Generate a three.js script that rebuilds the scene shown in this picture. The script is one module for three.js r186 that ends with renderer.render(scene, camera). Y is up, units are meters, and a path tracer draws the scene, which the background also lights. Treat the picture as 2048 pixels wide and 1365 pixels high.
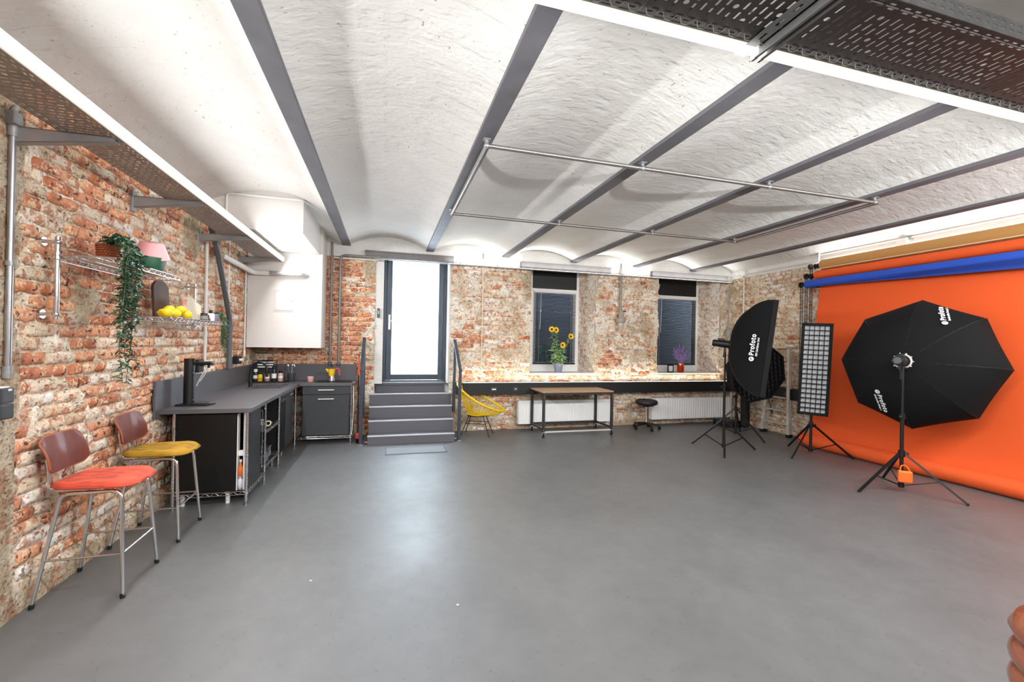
import * as THREE from 'three';
import { mergeGeometries } from 'three/addons/utils/BufferGeometryUtils.js';
import { RoundedBoxGeometry } from 'three/addons/geometries/RoundedBoxGeometry.js';
import { RectAreaLightUniformsLib } from 'three/addons/lights/RectAreaLightUniformsLib.js';
import { TextGeometry } from 'three/addons/geometries/TextGeometry.js';
import { FontLoader } from 'three/addons/loaders/FontLoader.js';

// ---------------------------------------------------------------- camera, sky, large lights, exposure
// The eye stands at x = 0, 1.5 m up, z = 0; the room runs away from it towards -z. Depths below ("d") are -z.
const scene = new THREE.Scene();
const camera = new THREE.PerspectiveCamera(75.78, 2048 / 1365, 0.05, 200);
camera.position.set(0, 1.5, 0);
camera.rotation.order = 'YXZ';
camera.rotation.set(0.0035, -0.2794, 0.0193);
const renderer = new THREE.WebGLRenderer({ antialias: true });
renderer.toneMapping = THREE.LinearToneMapping;
renderer.toneMappingExposure = 1.08;
renderer.shadowMap.enabled = true;
scene.background = new THREE.Color().setRGB(0.80, 0.90, 1.0);
scene.backgroundIntensity = 65;
RectAreaLightUniformsLib.init();
function area(name, at, to, w, h, color, intensity) {
  const l = new THREE.RectAreaLight(new THREE.Color().setRGB(...color), intensity, w, h);
  l.name = name; l.position.set(...at); l.up.set(0, 1, 0);
  const d = new THREE.Vector3(...to).sub(l.position).normalize();
  if (Math.abs(d.y) > 0.9) l.up.set(0, 0, 1);
  l.lookAt(...to); scene.add(l); return l;
}
const COOL = [0.97, 0.985, 1.0], WARM = [1.0, 0.90, 0.70], L = {
  left: 165, leftUp: 42, near: 300, rear: 52, back: 36, band: 32, right: 30,
};
// strips of LED: along the left tray (faces into the room), along the near tray (faces the back wall),
// unseen on the rail over the windows (faces up), on the black duct (faces up), unseen behind the paper rolls (faces up)
area('led_left_lower', [-1.383, 2.592, -2.0], [-0.3, 1.25, -2.0], 9.3, 0.018, COOL, L.left * 2);
area('led_left_upper', [-1.383, 2.612, -2.0], [-0.4, 3.4, -2.0], 9.3, 0.018, COOL, L.leftUp * 2);
area('led_near', [3.0, 2.60, -1.345], [3.0, 0.15, -3.8], 6.6, 0.035, COOL, L.near);
area('added_fill_rear', [2.4, 2.60, 2.93], [2.4, 1.6, -2], 7.4, 0.035, COOL, L.rear);  // added fill from behind the eye, brightens the walls and floor
area('unseen_led_back', [3.75, 2.80, -7.17], [3.75, 4, -7.10], 5.6, 0.02, COOL, L.back);  // strip itself unseen; placed to light the top of the back wall
area('led_band', [3.85, 0.835, -7.20], [3.85, 2, -7.26], 5.3, 0.02, WARM, L.band);
area('unseen_led_right', [6.62, 2.80, -3.9], [6.55, 4, -3.9], 0.03, 3.0, COOL, L.right);  // source out of view, placed to light the right wall above the rolls

// ---------------------------------------------------------------- helpers
let seed = 7;
const rnd = () => { seed = (seed + 0x6d2b79f5) | 0; let t = Math.imul(seed ^ (seed >>> 15), 1 | seed); t = (t + Math.imul(t ^ (t >>> 7), 61 | t)) ^ t; return ((t ^ (t >>> 14)) >>> 0) / 4294967296; };
const rr = (a, b) => a + (b - a) * rnd();
const { clamp, smoothstep: sst, lerp } = THREE.MathUtils;
const PI = Math.PI;
const hash = (x, y, s) => { let h = Math.imul(x | 0, 374761393) + Math.imul(y | 0, 668265263) + Math.imul(s | 0, 982451653); h = Math.imul(h ^ (h >>> 13), 1274126177); return ((h ^ (h >>> 16)) >>> 0) / 4294967296; };
function vn(x, y, s, per = 0) {                  // value noise; tiles when per is given
  const ix = Math.floor(x), iy = Math.floor(y), fx = x - ix, fy = y - iy, u = fx * fx * (3 - 2 * fx), v = fy * fy * (3 - 2 * fy);
  const w = per ? (i) => ((i % per) + per) % per : (i) => i;
  const a = hash(w(ix), w(iy), s), b = hash(w(ix + 1), w(iy), s), c = hash(w(ix), w(iy + 1), s), d = hash(w(ix + 1), w(iy + 1), s);
  return a + (b - a) * u + (c - a) * v + (a - b - c + d) * u * v;
}
function fbm(x, y, s, oct = 4, per = 0) { let a = 0, k = 0.5, t = 0; for (let i = 0; i < oct; i++) { a += k * vn(x, y, s + i * 17, per); t += k; x *= 2; y *= 2; per *= 2; k *= 0.5; } return a / t; }

const taken = new Map();
function numbered(n) { const k = taken.get(n) ?? 0; taken.set(n, k + 1); return k ? n + '_' + String(k).padStart(3, '0') : n; }
function prep(g) { g = g.index ? g.toNonIndexed() : g; for (const k of Object.keys(g.attributes)) if (!['position', 'normal', 'uv', 'color'].includes(k)) g.deleteAttribute(k); if (!g.attributes.normal) g.computeVertexNormals(); return g; }
function merge(list) {
  list = [].concat(list).map(prep);
  const anyColor = list.some((g) => g.attributes.color);
  for (const g of list) {
    if (!g.attributes.uv) g.setAttribute('uv', new THREE.BufferAttribute(new Float32Array(g.attributes.position.count * 2), 2));
    if (anyColor && !g.attributes.color) g.setAttribute('color', new THREE.BufferAttribute(new Float32Array(g.attributes.position.count * 3).fill(1), 3));
  }
  return list.length > 1 ? mergeGeometries(list) : list[0];
}
function metric(g, k = 1, du = 0, dv = 0) {      // uv in metres, box-projected
  g = prep(g); const p = g.attributes.position, n = g.attributes.normal, uv = new Float32Array(p.count * 2);
  for (let i = 0; i < p.count; i++) {
    const ax = Math.abs(n.getX(i)), ay = Math.abs(n.getY(i)), az = Math.abs(n.getZ(i));
    const [u, v] = ay >= ax && ay >= az ? [p.getX(i), p.getZ(i)] : ax >= az ? [p.getZ(i), p.getY(i)] : [p.getX(i), p.getY(i)];
    uv[2 * i] = u * k + du; uv[2 * i + 1] = v * k + dv;
  }
  g.setAttribute('uv', new THREE.BufferAttribute(uv, 2)); return g;
}
function mesh(name, geos, m, parent) {           // a part of parent
  const o = new THREE.Mesh(merge(geos), m); o.name = parent === scene ? numbered(name) : name; o.castShadow = o.receiveShadow = true;
  parent.add(o); return o;
}
function thing(name, label, category, at = [0, 0, 0], turn = 0, group) {
  const o = new THREE.Group(); o.name = numbered(name); o.position.set(...at); o.rotation.y = turn; scene.add(o);
  o.userData = { label, category }; if (group) o.userData.group = group; return o;
}
function tag(o, label, category, group) { o.userData = { label, category }; if (group) o.userData.group = group; return o; }
function struct(name) { const o = new THREE.Group(); o.name = numbered(name); o.userData.kind = 'structure'; scene.add(o); return o; }
function copy(o, at, turn, label) { const c = o.clone(); c.name = numbered(o.name.replace(/_\d+$/, '')); c.position.set(...at); if (turn !== undefined) c.rotation.y = turn; c.userData = { ...o.userData, label }; scene.add(c); return c; }
const stuff = (o) => { o.userData.kind = 'stuff'; return o; };
const V = (x, y, z) => new THREE.Vector3(x, y, z);
const box = (w, h, d, x = 0, y = 0, z = 0) => new THREE.BoxGeometry(w, h, d).translate(x, y, z);
const rbox = (w, h, d, r, x = 0, y = 0, z = 0, s = 2) => new RoundedBoxGeometry(w, h, d, s, Math.min(r, w / 2.01, h / 2.01, d / 2.01)).translate(x, y, z);
const span = (x0, x1, y0, y1, z0, z1, r = 0) => (r ? rbox(x1 - x0, y1 - y0, Math.abs(z1 - z0), r, (x0 + x1) / 2, (y0 + y1) / 2, (z0 + z1) / 2) : box(x1 - x0, y1 - y0, Math.abs(z1 - z0), (x0 + x1) / 2, (y0 + y1) / 2, (z0 + z1) / 2));
function orient(g, a, b) { const d = b.clone().sub(a); return g.applyQuaternion(new THREE.Quaternion().setFromUnitVectors(V(0, 1, 0), d.normalize())).translate((a.x + b.x) / 2, (a.y + b.y) / 2, (a.z + b.z) / 2); }
const rod = (a, b, r, r2 = r, seg = 10) => { a = V(...a); b = V(...b); return orient(new THREE.CylinderGeometry(r2, r, a.distanceTo(b), seg), a, b); };
const bar = (a, b, w, t) => { a = V(...a); b = V(...b); return orient(new THREE.BoxGeometry(w, a.distanceTo(b), t), a, b); };
const tube = (pts, r, seg = 24, rad = 8, closed = false, tension = 0.5) => new THREE.TubeGeometry(new THREE.CatmullRomCurve3(pts.map((p) => V(...p)), closed, 'catmullrom', tension), seg, r, rad, closed);
function bent(pts, r, bend = 0.03, rad = 8) {    // pipe with rounded elbows
  const c = new THREE.CurvePath(), P = pts.map((p) => V(...p)); let a = P[0];
  for (let i = 1; i < P.length; i++) {
    if (i === P.length - 1) { c.add(new THREE.LineCurve3(a, P[i])); break; }
    const t0 = P[i].clone().add(P[i - 1].clone().sub(P[i]).setLength(bend)), t1 = P[i].clone().add(P[i + 1].clone().sub(P[i]).setLength(bend));
    c.add(new THREE.LineCurve3(a, t0)); c.add(new THREE.QuadraticBezierCurve3(t0, P[i].clone(), t1)); a = t1;
  }
  return new THREE.TubeGeometry(c, Math.max(20, pts.length * 14), r, rad);
}
const lathe = (pts, seg = 24) => new THREE.LatheGeometry(pts.map((p) => new THREE.Vector2(...p)), seg);
const ball = (r, x = 0, y = 0, z = 0, sx = 1, sy = 1, sz = 1, s = 14) => new THREE.SphereGeometry(r, s, Math.ceil(s * 0.7)).scale(sx, sy, sz).translate(x, y, z);
function extrude(pts, depth, bevel = 0, holes = []) {
  const s = new THREE.Shape(pts.map((p) => new THREE.Vector2(...p))); for (const h of holes) s.holes.push(new THREE.Path(h.map((p) => new THREE.Vector2(...p))));
  return new THREE.ExtrudeGeometry(s, { depth, bevelEnabled: bevel > 0, bevelSize: bevel, bevelThickness: bevel, bevelSegments: 2, curveSegments: 8 });
}
function sheet(nu, nv, f) {                      // open grid surface from f(u, v) -> [x, y, z]
  const g = new THREE.PlaneGeometry(1, 1, nu, nv), p = g.attributes.position;
  for (let j = 0, i = 0; j <= nv; j++) for (let k = 0; k <= nu; k++, i++) p.setXYZ(i, ...f(k / nu, j / nv));
  g.computeVertexNormals(); return g;
}

// ---------------------------------------------------------------- textures and materials
function texture(n, f, srgb = true) {
  const d = new Uint8Array(n * n * 4);
  for (let y = 0, i = 0; y < n; y++) for (let x = 0; x < n; x++, i += 4) { const c = f(x / n, y / n); d[i] = clamp(c[0], 0, 255); d[i + 1] = clamp(c[1], 0, 255); d[i + 2] = clamp(c[2], 0, 255); d[i + 3] = 255; }
  const t = new THREE.DataTexture(d, n, n); t.wrapS = t.wrapT = THREE.RepeatWrapping; t.magFilter = THREE.LinearFilter; t.minFilter = THREE.LinearMipmapLinearFilter; t.generateMipmaps = true;
  if (srgb) t.colorSpace = THREE.SRGBColorSpace; t.needsUpdate = true; return t;
}
const rep = (t, k, k2 = k) => { const c = t.clone(); c.repeat.set(k, k2); c.needsUpdate = true; return c; };
const mix3 = (a, b, t) => [a[0] + (b[0] - a[0]) * t, a[1] + (b[1] - a[1]) * t, a[2] + (b[2] - a[2]) * t];
const grey = (v) => [v, v, v];
const brickTex = texture(1024, (u, v) => {       // 1.1 m
  const a = fbm(u * 7, v * 7, 1, 4, 7), b = fbm(u * 24, v * 24, 2, 4, 24), c = fbm(u * 90, v * 90, 3, 3, 90), e = fbm(u * 34, v * 40, 9, 3, 0 || 34);
  let k = mix3([182, 118, 88], [238, 180, 140], sst(a, 0.3, 0.7)); k = mix3(k, [204, 134, 112], sst(e, 0.55, 0.75) * 0.7);
  k = mix3(k, [232, 212, 182], sst(b * 0.62 + c * 0.38, 0.505, 0.60) * 0.9);
  k = mix3(k, [62, 34, 26], sst(fbm(u * 46, v * 46, 5, 3, 46), 0.72, 0.80) * 0.7);
  return k.map((q) => q * (0.86 + 0.28 * c));
});
const paleTex = texture(1024, (u, v) => {        // bricks with old limewash
  const a = fbm(u * 7, v * 7, 81, 4, 7), b = fbm(u * 26, v * 26, 82, 4, 26), c = fbm(u * 90, v * 90, 83, 3, 90);
  let k = mix3([226, 212, 192], [247, 240, 230], sst(a, 0.3, 0.7)); k = mix3(k, [186, 122, 96], sst(b * 0.6 + c * 0.4, 0.545, 0.64) * 0.75);
  k = mix3(k, [84, 60, 46], sst(fbm(u * 46, v * 46, 85, 3, 46), 0.71, 0.79) * 0.6);
  return k.map((q) => q * (0.86 + 0.28 * c));
});
const brickBump = texture(1024, (u, v) => grey(255 * (0.6 * fbm(u * 24, v * 24, 2, 4, 24) + 0.4 * fbm(u * 90, v * 90, 3, 3, 90) - 0.5 * sst(fbm(u * 46, v * 46, 5, 3, 46), 0.66, 0.76) + 0.15)), false);
const mortarTex = texture(1024, (u, v) => {
  const a = fbm(u * 6, v * 6, 11, 4, 6), b = fbm(u * 20, v * 20, 12, 4, 20), c = fbm(u * 96, v * 96, 13, 3, 96);
  let k = mix3([212, 194, 168], [240, 230, 214], sst(a, 0.35, 0.65)); k = mix3(k, [192, 134, 106], sst(0.5 * b + 0.5 * fbm(u * 44, v * 44, 14, 3, 44), 0.545, 0.66) * 0.6);
  k = mix3(k, [96, 74, 58], sst(fbm(u * 84, v * 100, 15, 3, 0), 0.68, 0.78) * 0.65);
  return k.map((q) => q * (0.84 + 0.3 * c));
});
const mortarBump = texture(1024, (u, v) => grey(255 * (0.5 * fbm(u * 20, v * 20, 12, 4, 20) + 0.5 * fbm(u * 96, v * 96, 13, 3, 96) - 0.5 * sst(fbm(u * 50, v * 50, 15, 3, 50), 0.64, 0.74) + 0.15)), false);
const plasterBump = texture(1024, (u, v) => { const a = fbm(u * 14, v * 26, 21, 5, 14), b = fbm(u * 60, v * 90, 22, 3, 60); return grey(255 * clamp(0.55 * sst(a, 0.3, 0.62) + 0.3 * b + 0.15 * sst(fbm(u * 30, v * 44, 25, 3, 30), 0.5, 0.62), 0, 1)); }, false);
const plasterTex = texture(512, (u, v) => { const a = fbm(u * 5, v * 5, 31, 4, 5), s = sst(fbm(u * 70, v * 70, 33, 2, 70), 0.87, 0.91); return mix3(mix3([232, 231, 229], [246, 246, 245], a), [120, 112, 104], s * 0.6); });
const floorTex = texture(1024, (u, v) => { const a = fbm(u * 5, v * 5, 41, 5, 5), b = fbm(u * 30, v * 30, 42, 4, 30), c = sst(fbm(u * 160, v * 160, 43, 2, 160), 0.8, 0.9); return grey(97 + 15 * (a - 0.5) + 10 * (b - 0.5) - 14 * c); });
const floorRough = texture(512, (u, v) => grey(255 * (0.46 + 0.20 * (fbm(u * 6, v * 6, 44, 5, 6) - 0.5) + 0.08 * (fbm(u * 60, v * 60, 46, 3, 60) - 0.5))), false);
const floorBump = texture(512, (u, v) => grey(255 * (0.7 * fbm(u * 8, v * 8, 45, 4, 8) + 0.3 * fbm(u * 60, v * 60, 47, 3, 60))), false);
const woodTex = texture(512, (u, v) => { const w = fbm(u * 2 + 3, v * 34, 51, 4), g = fbm(u * 7, v * 160, 52, 2); return mix3([150, 116, 88], [202, 168, 134], 0.6 * w + 0.4 * g); });
const grainTex = texture(512, (u, v) => { const w = fbm(u * 22, v * 1.6, 55, 4), g = fbm(u * 120, v * 5, 56, 2); return mix3([170, 170, 170], [255, 255, 255], 0.6 * w + 0.4 * g); });
const velvetTex = texture(256, (u, v) => grey(196 + 59 * sst(fbm(u * 6, v * 14, 61, 4, 6), 0.3, 0.7)));
const clothBump = texture(256, (u, v) => grey(128 + 60 * Math.sin(u * 256 * PI / 2) * Math.sin(v * 256 * PI / 2) + 40 * fbm(u * 8, v * 8, 66, 3, 8)), false);
const metalTex = texture(256, (u, v) => grey(214 + 40 * (fbm(u * 6, v * 6, 71, 5, 6) - 0.5)));

const C = (h) => new THREE.Color(h);
const std = (color, roughness = 0.6, metalness = 0, o = {}) => new THREE.MeshStandardMaterial({ color: C(color), roughness, metalness, ...o });
const M = {
  mortar: std('#ffffff', 0.95, 0, { map: mortarTex, bumpMap: mortarBump, bumpScale: 0.012, vertexColors: true }),
  plaster: std('#f4f2ee', 0.9, 0, { map: plasterTex, bumpMap: plasterBump, bumpScale: 0.006 }),
  smooth: std('#e4dfda', 0.75, 0, { bumpMap: rep(plasterBump, 0.5), bumpScale: 0.002 }),
  white: std('#f4f4f2', 0.45), whitePlastic: std('#e8e6e2', 0.4), cream: std('#e9dfc6', 0.5),
  floor: new THREE.MeshPhysicalMaterial({ color: C('#ffffff'), roughness: 1, map: floorTex, roughnessMap: floorRough, bumpMap: floorBump, bumpScale: 0.0012, clearcoat: 0.55, clearcoatRoughness: 0.55 }),
  beam: std('#78767b', 0.62, 0, { map: metalTex }),
  lintel: std('#8f8b89', 0.7, 0, { map: metalTex }),
  galv: std('#b9babb', 0.42, 0.45, { map: metalTex }),
  tray: std('#b3a79c', 0.5, 0.3, { map: metalTex }),
  chrome: std('#d8d8da', 0.14, 1), steel: std('#b4b4b6', 0.3, 1), alu: std('#d6d2ca', 0.4, 0.5),
  blackMetal: std('#0c0d0e', 0.45, 0.2), black: std('#08090a', 0.5), blackGloss: std('#030404', 0.4), rubber: std('#141414', 0.85),
  anthracite: std('#343c46', 0.42), laminate: std('#575559', 0.45, 0, { bumpMap: floorBump, bumpScale: 0.0002 }), front: std('#37393b', 0.5), darkGrey: std('#4a4d50', 0.5),
  step: std('#5c5c62', 0.55, 0, { bumpMap: floorBump, bumpScale: 0.001 }), nosing: std('#c9c9cc', 0.45, 0.4),
  cloth: std('#060607', 0.9, 0, { bumpMap: rep(clothBump, 6), bumpScale: 0.0006 }),
  clothIn: std('#a6a6a8', 0.8), print: std('#f2f2f2', 0.6),
  glass: new THREE.MeshPhysicalMaterial({ color: C('#ffffff'), roughness: 0.03, transmission: 1, thickness: 0, ior: 1.5 }),
  frosted: new THREE.MeshPhysicalMaterial({ color: C('#f6fafd'), roughness: 0.95, transmission: 1, thickness: 0, ior: 1.45 }),
  orangePaper: std('#e4581f', 0.88), orangeRoll: std('#e65a1f', 0.8), tan: std('#b98a4e', 0.85), blue: std('#2450b8', 0.85),
  led: new THREE.MeshStandardMaterial({ color: C('#ffffff'), roughness: 0.5, emissive: C('#fffaf2'), emissiveIntensity: 1.6 }),
  yellow: std('#f0c614', 0.4), lemon: std('#f2cf12', 0.42), pink: std('#e9a6a8', 0.6), green: std('#26543c', 0.55), terracotta: std('#a3532f', 0.8),
  wood: std('#ffffff', 0.5, 0, { map: woodTex }), red: std('#c93a35', 0.45),
};
const copper = (c, r, o) => new THREE.MeshPhysicalMaterial({ color: C(c), roughness: r, ...o });

// ---------------------------------------------------------------- the shell: floor, walls, vaulted ceiling
const XL = -1.88, XR = 6.70, DB = 7.32, BACK = 3.2;          // left wall, right wall, depth of the back wall, room behind the eye
{
  const f = struct('floor');
  mesh('floor_screed', metric(span(XL - 0.5, XR + 0.5, -0.25, 0, -8.0, BACK + 0.3), 1 / 2.6), M.floor, f);
}
// bricks: a few shapes and tints, every brick its own slightly crooked piece
const brickTints = [...['#fbf0ea', '#ffeadc', '#f0e0da', '#ffffff', '#f6e2d4', '#e8d2cc'].map((c) => std(c, 0.92, 0, { map: brickTex, bumpMap: brickBump, bumpScale: 0.010 })), ...['#ffffff', '#fff2e2', '#eee2d4'].map((c) => std(c, 0.92, 0, { map: paleTex, bumpMap: brickBump, bumpScale: 0.010 }))];
function brickShape(w, h) {
  const nx = w > 0.2 ? 6 : 3, ny = 3, s = Math.floor(rnd() * 1e6), pos = [], idx = [], t = 0.035, ou = rnd(), ov = rnd(), uv = [];
  const corner = [rr(0, 0.012), rr(0, 0.012), rr(0, 0.012), rr(0, 0.012)];
  const P = (i, j, back) => {
    let x = (i / nx - 0.5) * w, y = (j / ny - 0.5) * h; const e = (i === 0 || i === nx) + (j === 0 || j === ny);
    x += (vn(i * 1.3, j * 1.7, s) - 0.5) * 0.012; y += (vn(i * 1.3, j * 1.7, s + 5) - 0.5) * 0.010;
    if (e === 2) { const c = corner[(i ? 1 : 0) + (j ? 2 : 0)]; x -= Math.sign(x) * c; y -= Math.sign(y) * c * 0.6; }
    const z = back ? -t : (e ? -0.005 : 0) + (vn(i * 0.9, j * 0.9, s + 9) - 0.5) * 0.010;
    pos.push(x, y, z); uv.push(x / 1.1 + ou, y / 1.1 + ov); return pos.length / 3 - 1;
  };
  const grid = []; for (let j = 0; j <= ny; j++) { grid.push([]); for (let i = 0; i <= nx; i++) grid[j].push(P(i, j)); }
  for (let j = 0; j < ny; j++) for (let i = 0; i < nx; i++) idx.push(grid[j][i], grid[j][i + 1], grid[j + 1][i], grid[j][i + 1], grid[j + 1][i + 1], grid[j + 1][i]);
  const ring = []; for (let i = 0; i < nx; i++) ring.push([i, 0]); for (let j = 0; j < ny; j++) ring.push([nx, j]); for (let i = nx; i > 0; i--) ring.push([i, ny]); for (let j = ny; j > 0; j--) ring.push([0, j]);
  const front = ring.map(([i, j]) => grid[j][i]), back = front.map((q) => { pos.push(pos[3 * q], pos[3 * q + 1], -t); uv.push(uv[2 * q] + 0.02, uv[2 * q + 1] + 0.02); return pos.length / 3 - 1; });
  ring.forEach((_, k) => { const n = (k + 1) % ring.length; idx.push(front[k], back[k], front[n], front[n], back[k], back[n]); });
  const g = new THREE.BufferGeometry(); g.setAttribute('position', new THREE.Float32BufferAttribute(pos, 3)); g.setAttribute('uv', new THREE.Float32BufferAttribute(uv, 2)); g.setIndex(idx); g.computeVertexNormals(); return g.toNonIndexed();
}
const stretchers = Array.from({ length: 14 }, () => brickShape(0.243, 0.066)), headers = Array.from({ length: 10 }, () => brickShape(0.116, 0.066));
camera.updateMatrixWorld(); camera.updateProjectionMatrix();
const eyeView = new THREE.Matrix4().multiplyMatrices(camera.projectionMatrix, camera.matrixWorldInverse.copy(camera.matrixWorld).invert());
function brickwork(wall, { u0, u1, v0, v1, place, turn, hole, cover, tint, rough, pale, individuals = 300 }) {
  const cell = 0.024, nu = Math.round((u1 - u0) / cell), nv = Math.round((v1 - v0) / cell), pos = [], col = [], uv = [], idx = [], at = new Map();
  const raise = (u, v) => { const c = cover(u, v), n = fbm(u * 5.5, v * 7.5, 301 + turn * 7, 5), k = fbm(u * 26, v * 30, 305, 3); return -0.006 + 0.026 * sst(n * 0.75 + k * 0.25, 0.66 - 0.36 * c, 0.80 - 0.36 * c) + rough * 0.014 * (k - 0.5); };
  const vert = (i, j) => {
    const key = i * 10000 + j; if (at.has(key)) return at.get(key);
    const u = u0 + ((u1 - u0) * i) / nu, v = v0 + ((v1 - v0) * j) / nv; pos.push(...place(u, v, raise(u, v))); uv.push(u / 1.3, v / 1.3); col.push(...tint(u, v)); at.set(key, pos.length / 3 - 1); return pos.length / 3 - 1;
  };
  for (let j = 0; j < nv; j++) for (let i = 0; i < nu; i++) {
    const u = u0 + ((u1 - u0) * (i + 0.5)) / nu, v = v0 + ((v1 - v0) * (j + 0.5)) / nv; if (hole(u, v, 0)) continue;
    const a = vert(i, j), b = vert(i + 1, j), c = vert(i, j + 1), d = vert(i + 1, j + 1); if (turn < 0) idx.push(a, c, b, b, c, d); else idx.push(a, b, c, b, d, c);
  }
  const g = new THREE.BufferGeometry(); g.setAttribute('position', new THREE.Float32BufferAttribute(pos, 3)); g.setAttribute('uv', new THREE.Float32BufferAttribute(uv, 2)); g.setAttribute('color', new THREE.Float32BufferAttribute(col, 3)); g.setIndex(idx); g.computeVertexNormals();
  mesh('mortar', g, M.mortar, wall);
  const list = [], course = 0.0775, q = new THREE.Vector4();
  for (let r = 0, v = v0 + 0.039; v < v1 - 0.02; r++, v += course) for (let u = u0 - (r % 2 ? 0.07 : 0.0) - rr(0, 0.03), k = r; u < u1; k++) {
    const big = rnd() < 0.72, w = big ? 0.255 : 0.128, c = u + w / 2, vv = v + (fbm(c * 1.1, v, 401, 2) - 0.5) * 0.05; u += w;
    if (c - w / 2 < u0 || c + w / 2 > u1 || hole(c, vv, w / 2)) continue;
    const h = raise(c, vv); if (h > 0.0185) continue;
    const out = 0.005 + rr(0, 0.006), p = place(c, vv, out); q.set(...p, 1).applyMatrix4(eyeView);
    const seen = q.w > 0 && Math.abs(q.x / q.w) < 1.02 && Math.abs(q.y / q.w) < 1.02;
    list.push({ p, big, size: seen ? w / (q.w * q.w) : 0, tilt: rr(-0.03, 0.03), lean: rr(-0.02, 0.02), shape: Math.floor(rnd() * (big ? 14 : 10)), m: rnd() < pale(c, vv) ? 6 + Math.floor(rnd() * 3) : Math.floor(rnd() * 6) });
  }
  list.sort((a, b) => b.size - a.size);
  const rest = new Map();
  list.forEach((b, k) => {
    const geo = (b.big ? stretchers : headers)[b.shape];
    if (k < individuals) { const o = new THREE.Mesh(geo, brickTints[b.m]); o.name = 'brick'; o.castShadow = o.receiveShadow = true; o.position.set(...b.p); o.rotation.set(b.lean, turn * PI / 2, b.tilt, 'YXZ'); wall.add(o); return; }
    const m4 = new THREE.Matrix4().makeRotationFromEuler(new THREE.Euler(b.lean, turn * PI / 2, b.tilt, 'YXZ')).setPosition(...b.p);
    if (!rest.has(b.m)) rest.set(b.m, []); rest.get(b.m).push(geo.clone().applyMatrix4(m4));
  });
  if (rest.size) {
    const c = new THREE.Color();
    for (const [kind, tex] of [['distant_bricks', brickTex], ['distant_pale_bricks', paleTex]]) {
      const all = [];
      for (const [m, gs] of rest) if ((m > 5) === (tex === paleTex)) { const one = mergeGeometries(gs); c.copy(brickTints[m].color); one.setAttribute('color', new THREE.Float32BufferAttribute(Array.from({ length: one.attributes.position.count }, () => [c.r, c.g, c.b]).flat(), 3)); all.push(one); }
      if (all.length) stuff(mesh(kind, all, std('#ffffff', 0.92, 0, { map: tex, bumpMap: brickBump, bumpScale: 0.010, vertexColors: true }), wall));
    }
  }
}
const LIME = [1.0, 0.97, 0.92], CEMENT = [0.55, 0.50, 0.43];
const blend = (a, b, t) => [lerp(a[0], b[0], t), lerp(a[1], b[1], t), lerp(a[2], b[2], t)];
{ // left wall
  const w = struct('wall_left'); let old = rnd;
  mesh('masonry', metric(span(XL - 0.5, XL - 0.014, -0.2, 3.45, -7.9, BACK + 0.3), 1 / 1.3), std('#c9b391', 0.95), w);
  const cement = (u, v) => sst(0.13 - Math.abs(v - (0.90 + 0.05 * (fbm(u * 1.3, 0, 501, 2) - 0.5))) + 0.12 * (fbm(u * 3, v * 4, 502, 3) - 0.5), 0, 0.05) * sst(u, 4.6, 4.1) + 0.9 * sst(fbm(u * 1.4, v * 1.2, 505, 4), 0.70, 0.76) + sst(0.12 - v + 0.1 * fbm(u * 2, 1, 506, 2), 0, 0.05) * 0.6 + sst(0.1 + 0.12 * (fbm(u * 3, v * 3, 508, 3) - 0.5) - Math.abs(u - 2.86), 0, 0.05);
  brickwork(w, {
    u0: 1.2, u1: DB, v0: 0, v1: 3.03, turn: 1, place: (u, v, h) => [XL + h, v, -u], hole: () => false, rough: 1,
    cover: (u, v) => clamp(lerp(0.30, 0.0, sst(v + 0.3 * (fbm(u * 2, v * 2, 509, 2) - 0.5), 0.9, 1.5)) + 1.2 * cement(u, v), 0, 1.6), pale: (u, v) => lerp(0.5, 0.2, sst(v, 0.8, 1.8)) + 0.5 * sst(fbm(u * 1.2, v * 1.5, 511, 3), 0.5, 0.65),
    tint: (u, v) => blend([1, 0.97, 0.93], CEMENT, clamp(cement(u, v), 0, 1)),
  });
  mesh('bare_plaster', metric(span(XL - 0.02, XL, 0, 3.05, -1.2, BACK), 1), M.plaster, w);
}
const inDoor = (x, y, m) => x + m > -0.17 && x - m < 1.03 && y > 0.5 && y < 2.82;
const inWin1 = (x, y, m) => x + m > 2.44 && x - m < 3.68 && y > 0.955 && y < 2.82;
const inWin2 = (x, y, m) => x + m > 5.01 && x - m < 6.43 && y > 0.945 && y < 2.82;
const wallBack = struct('wall_back');
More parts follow.
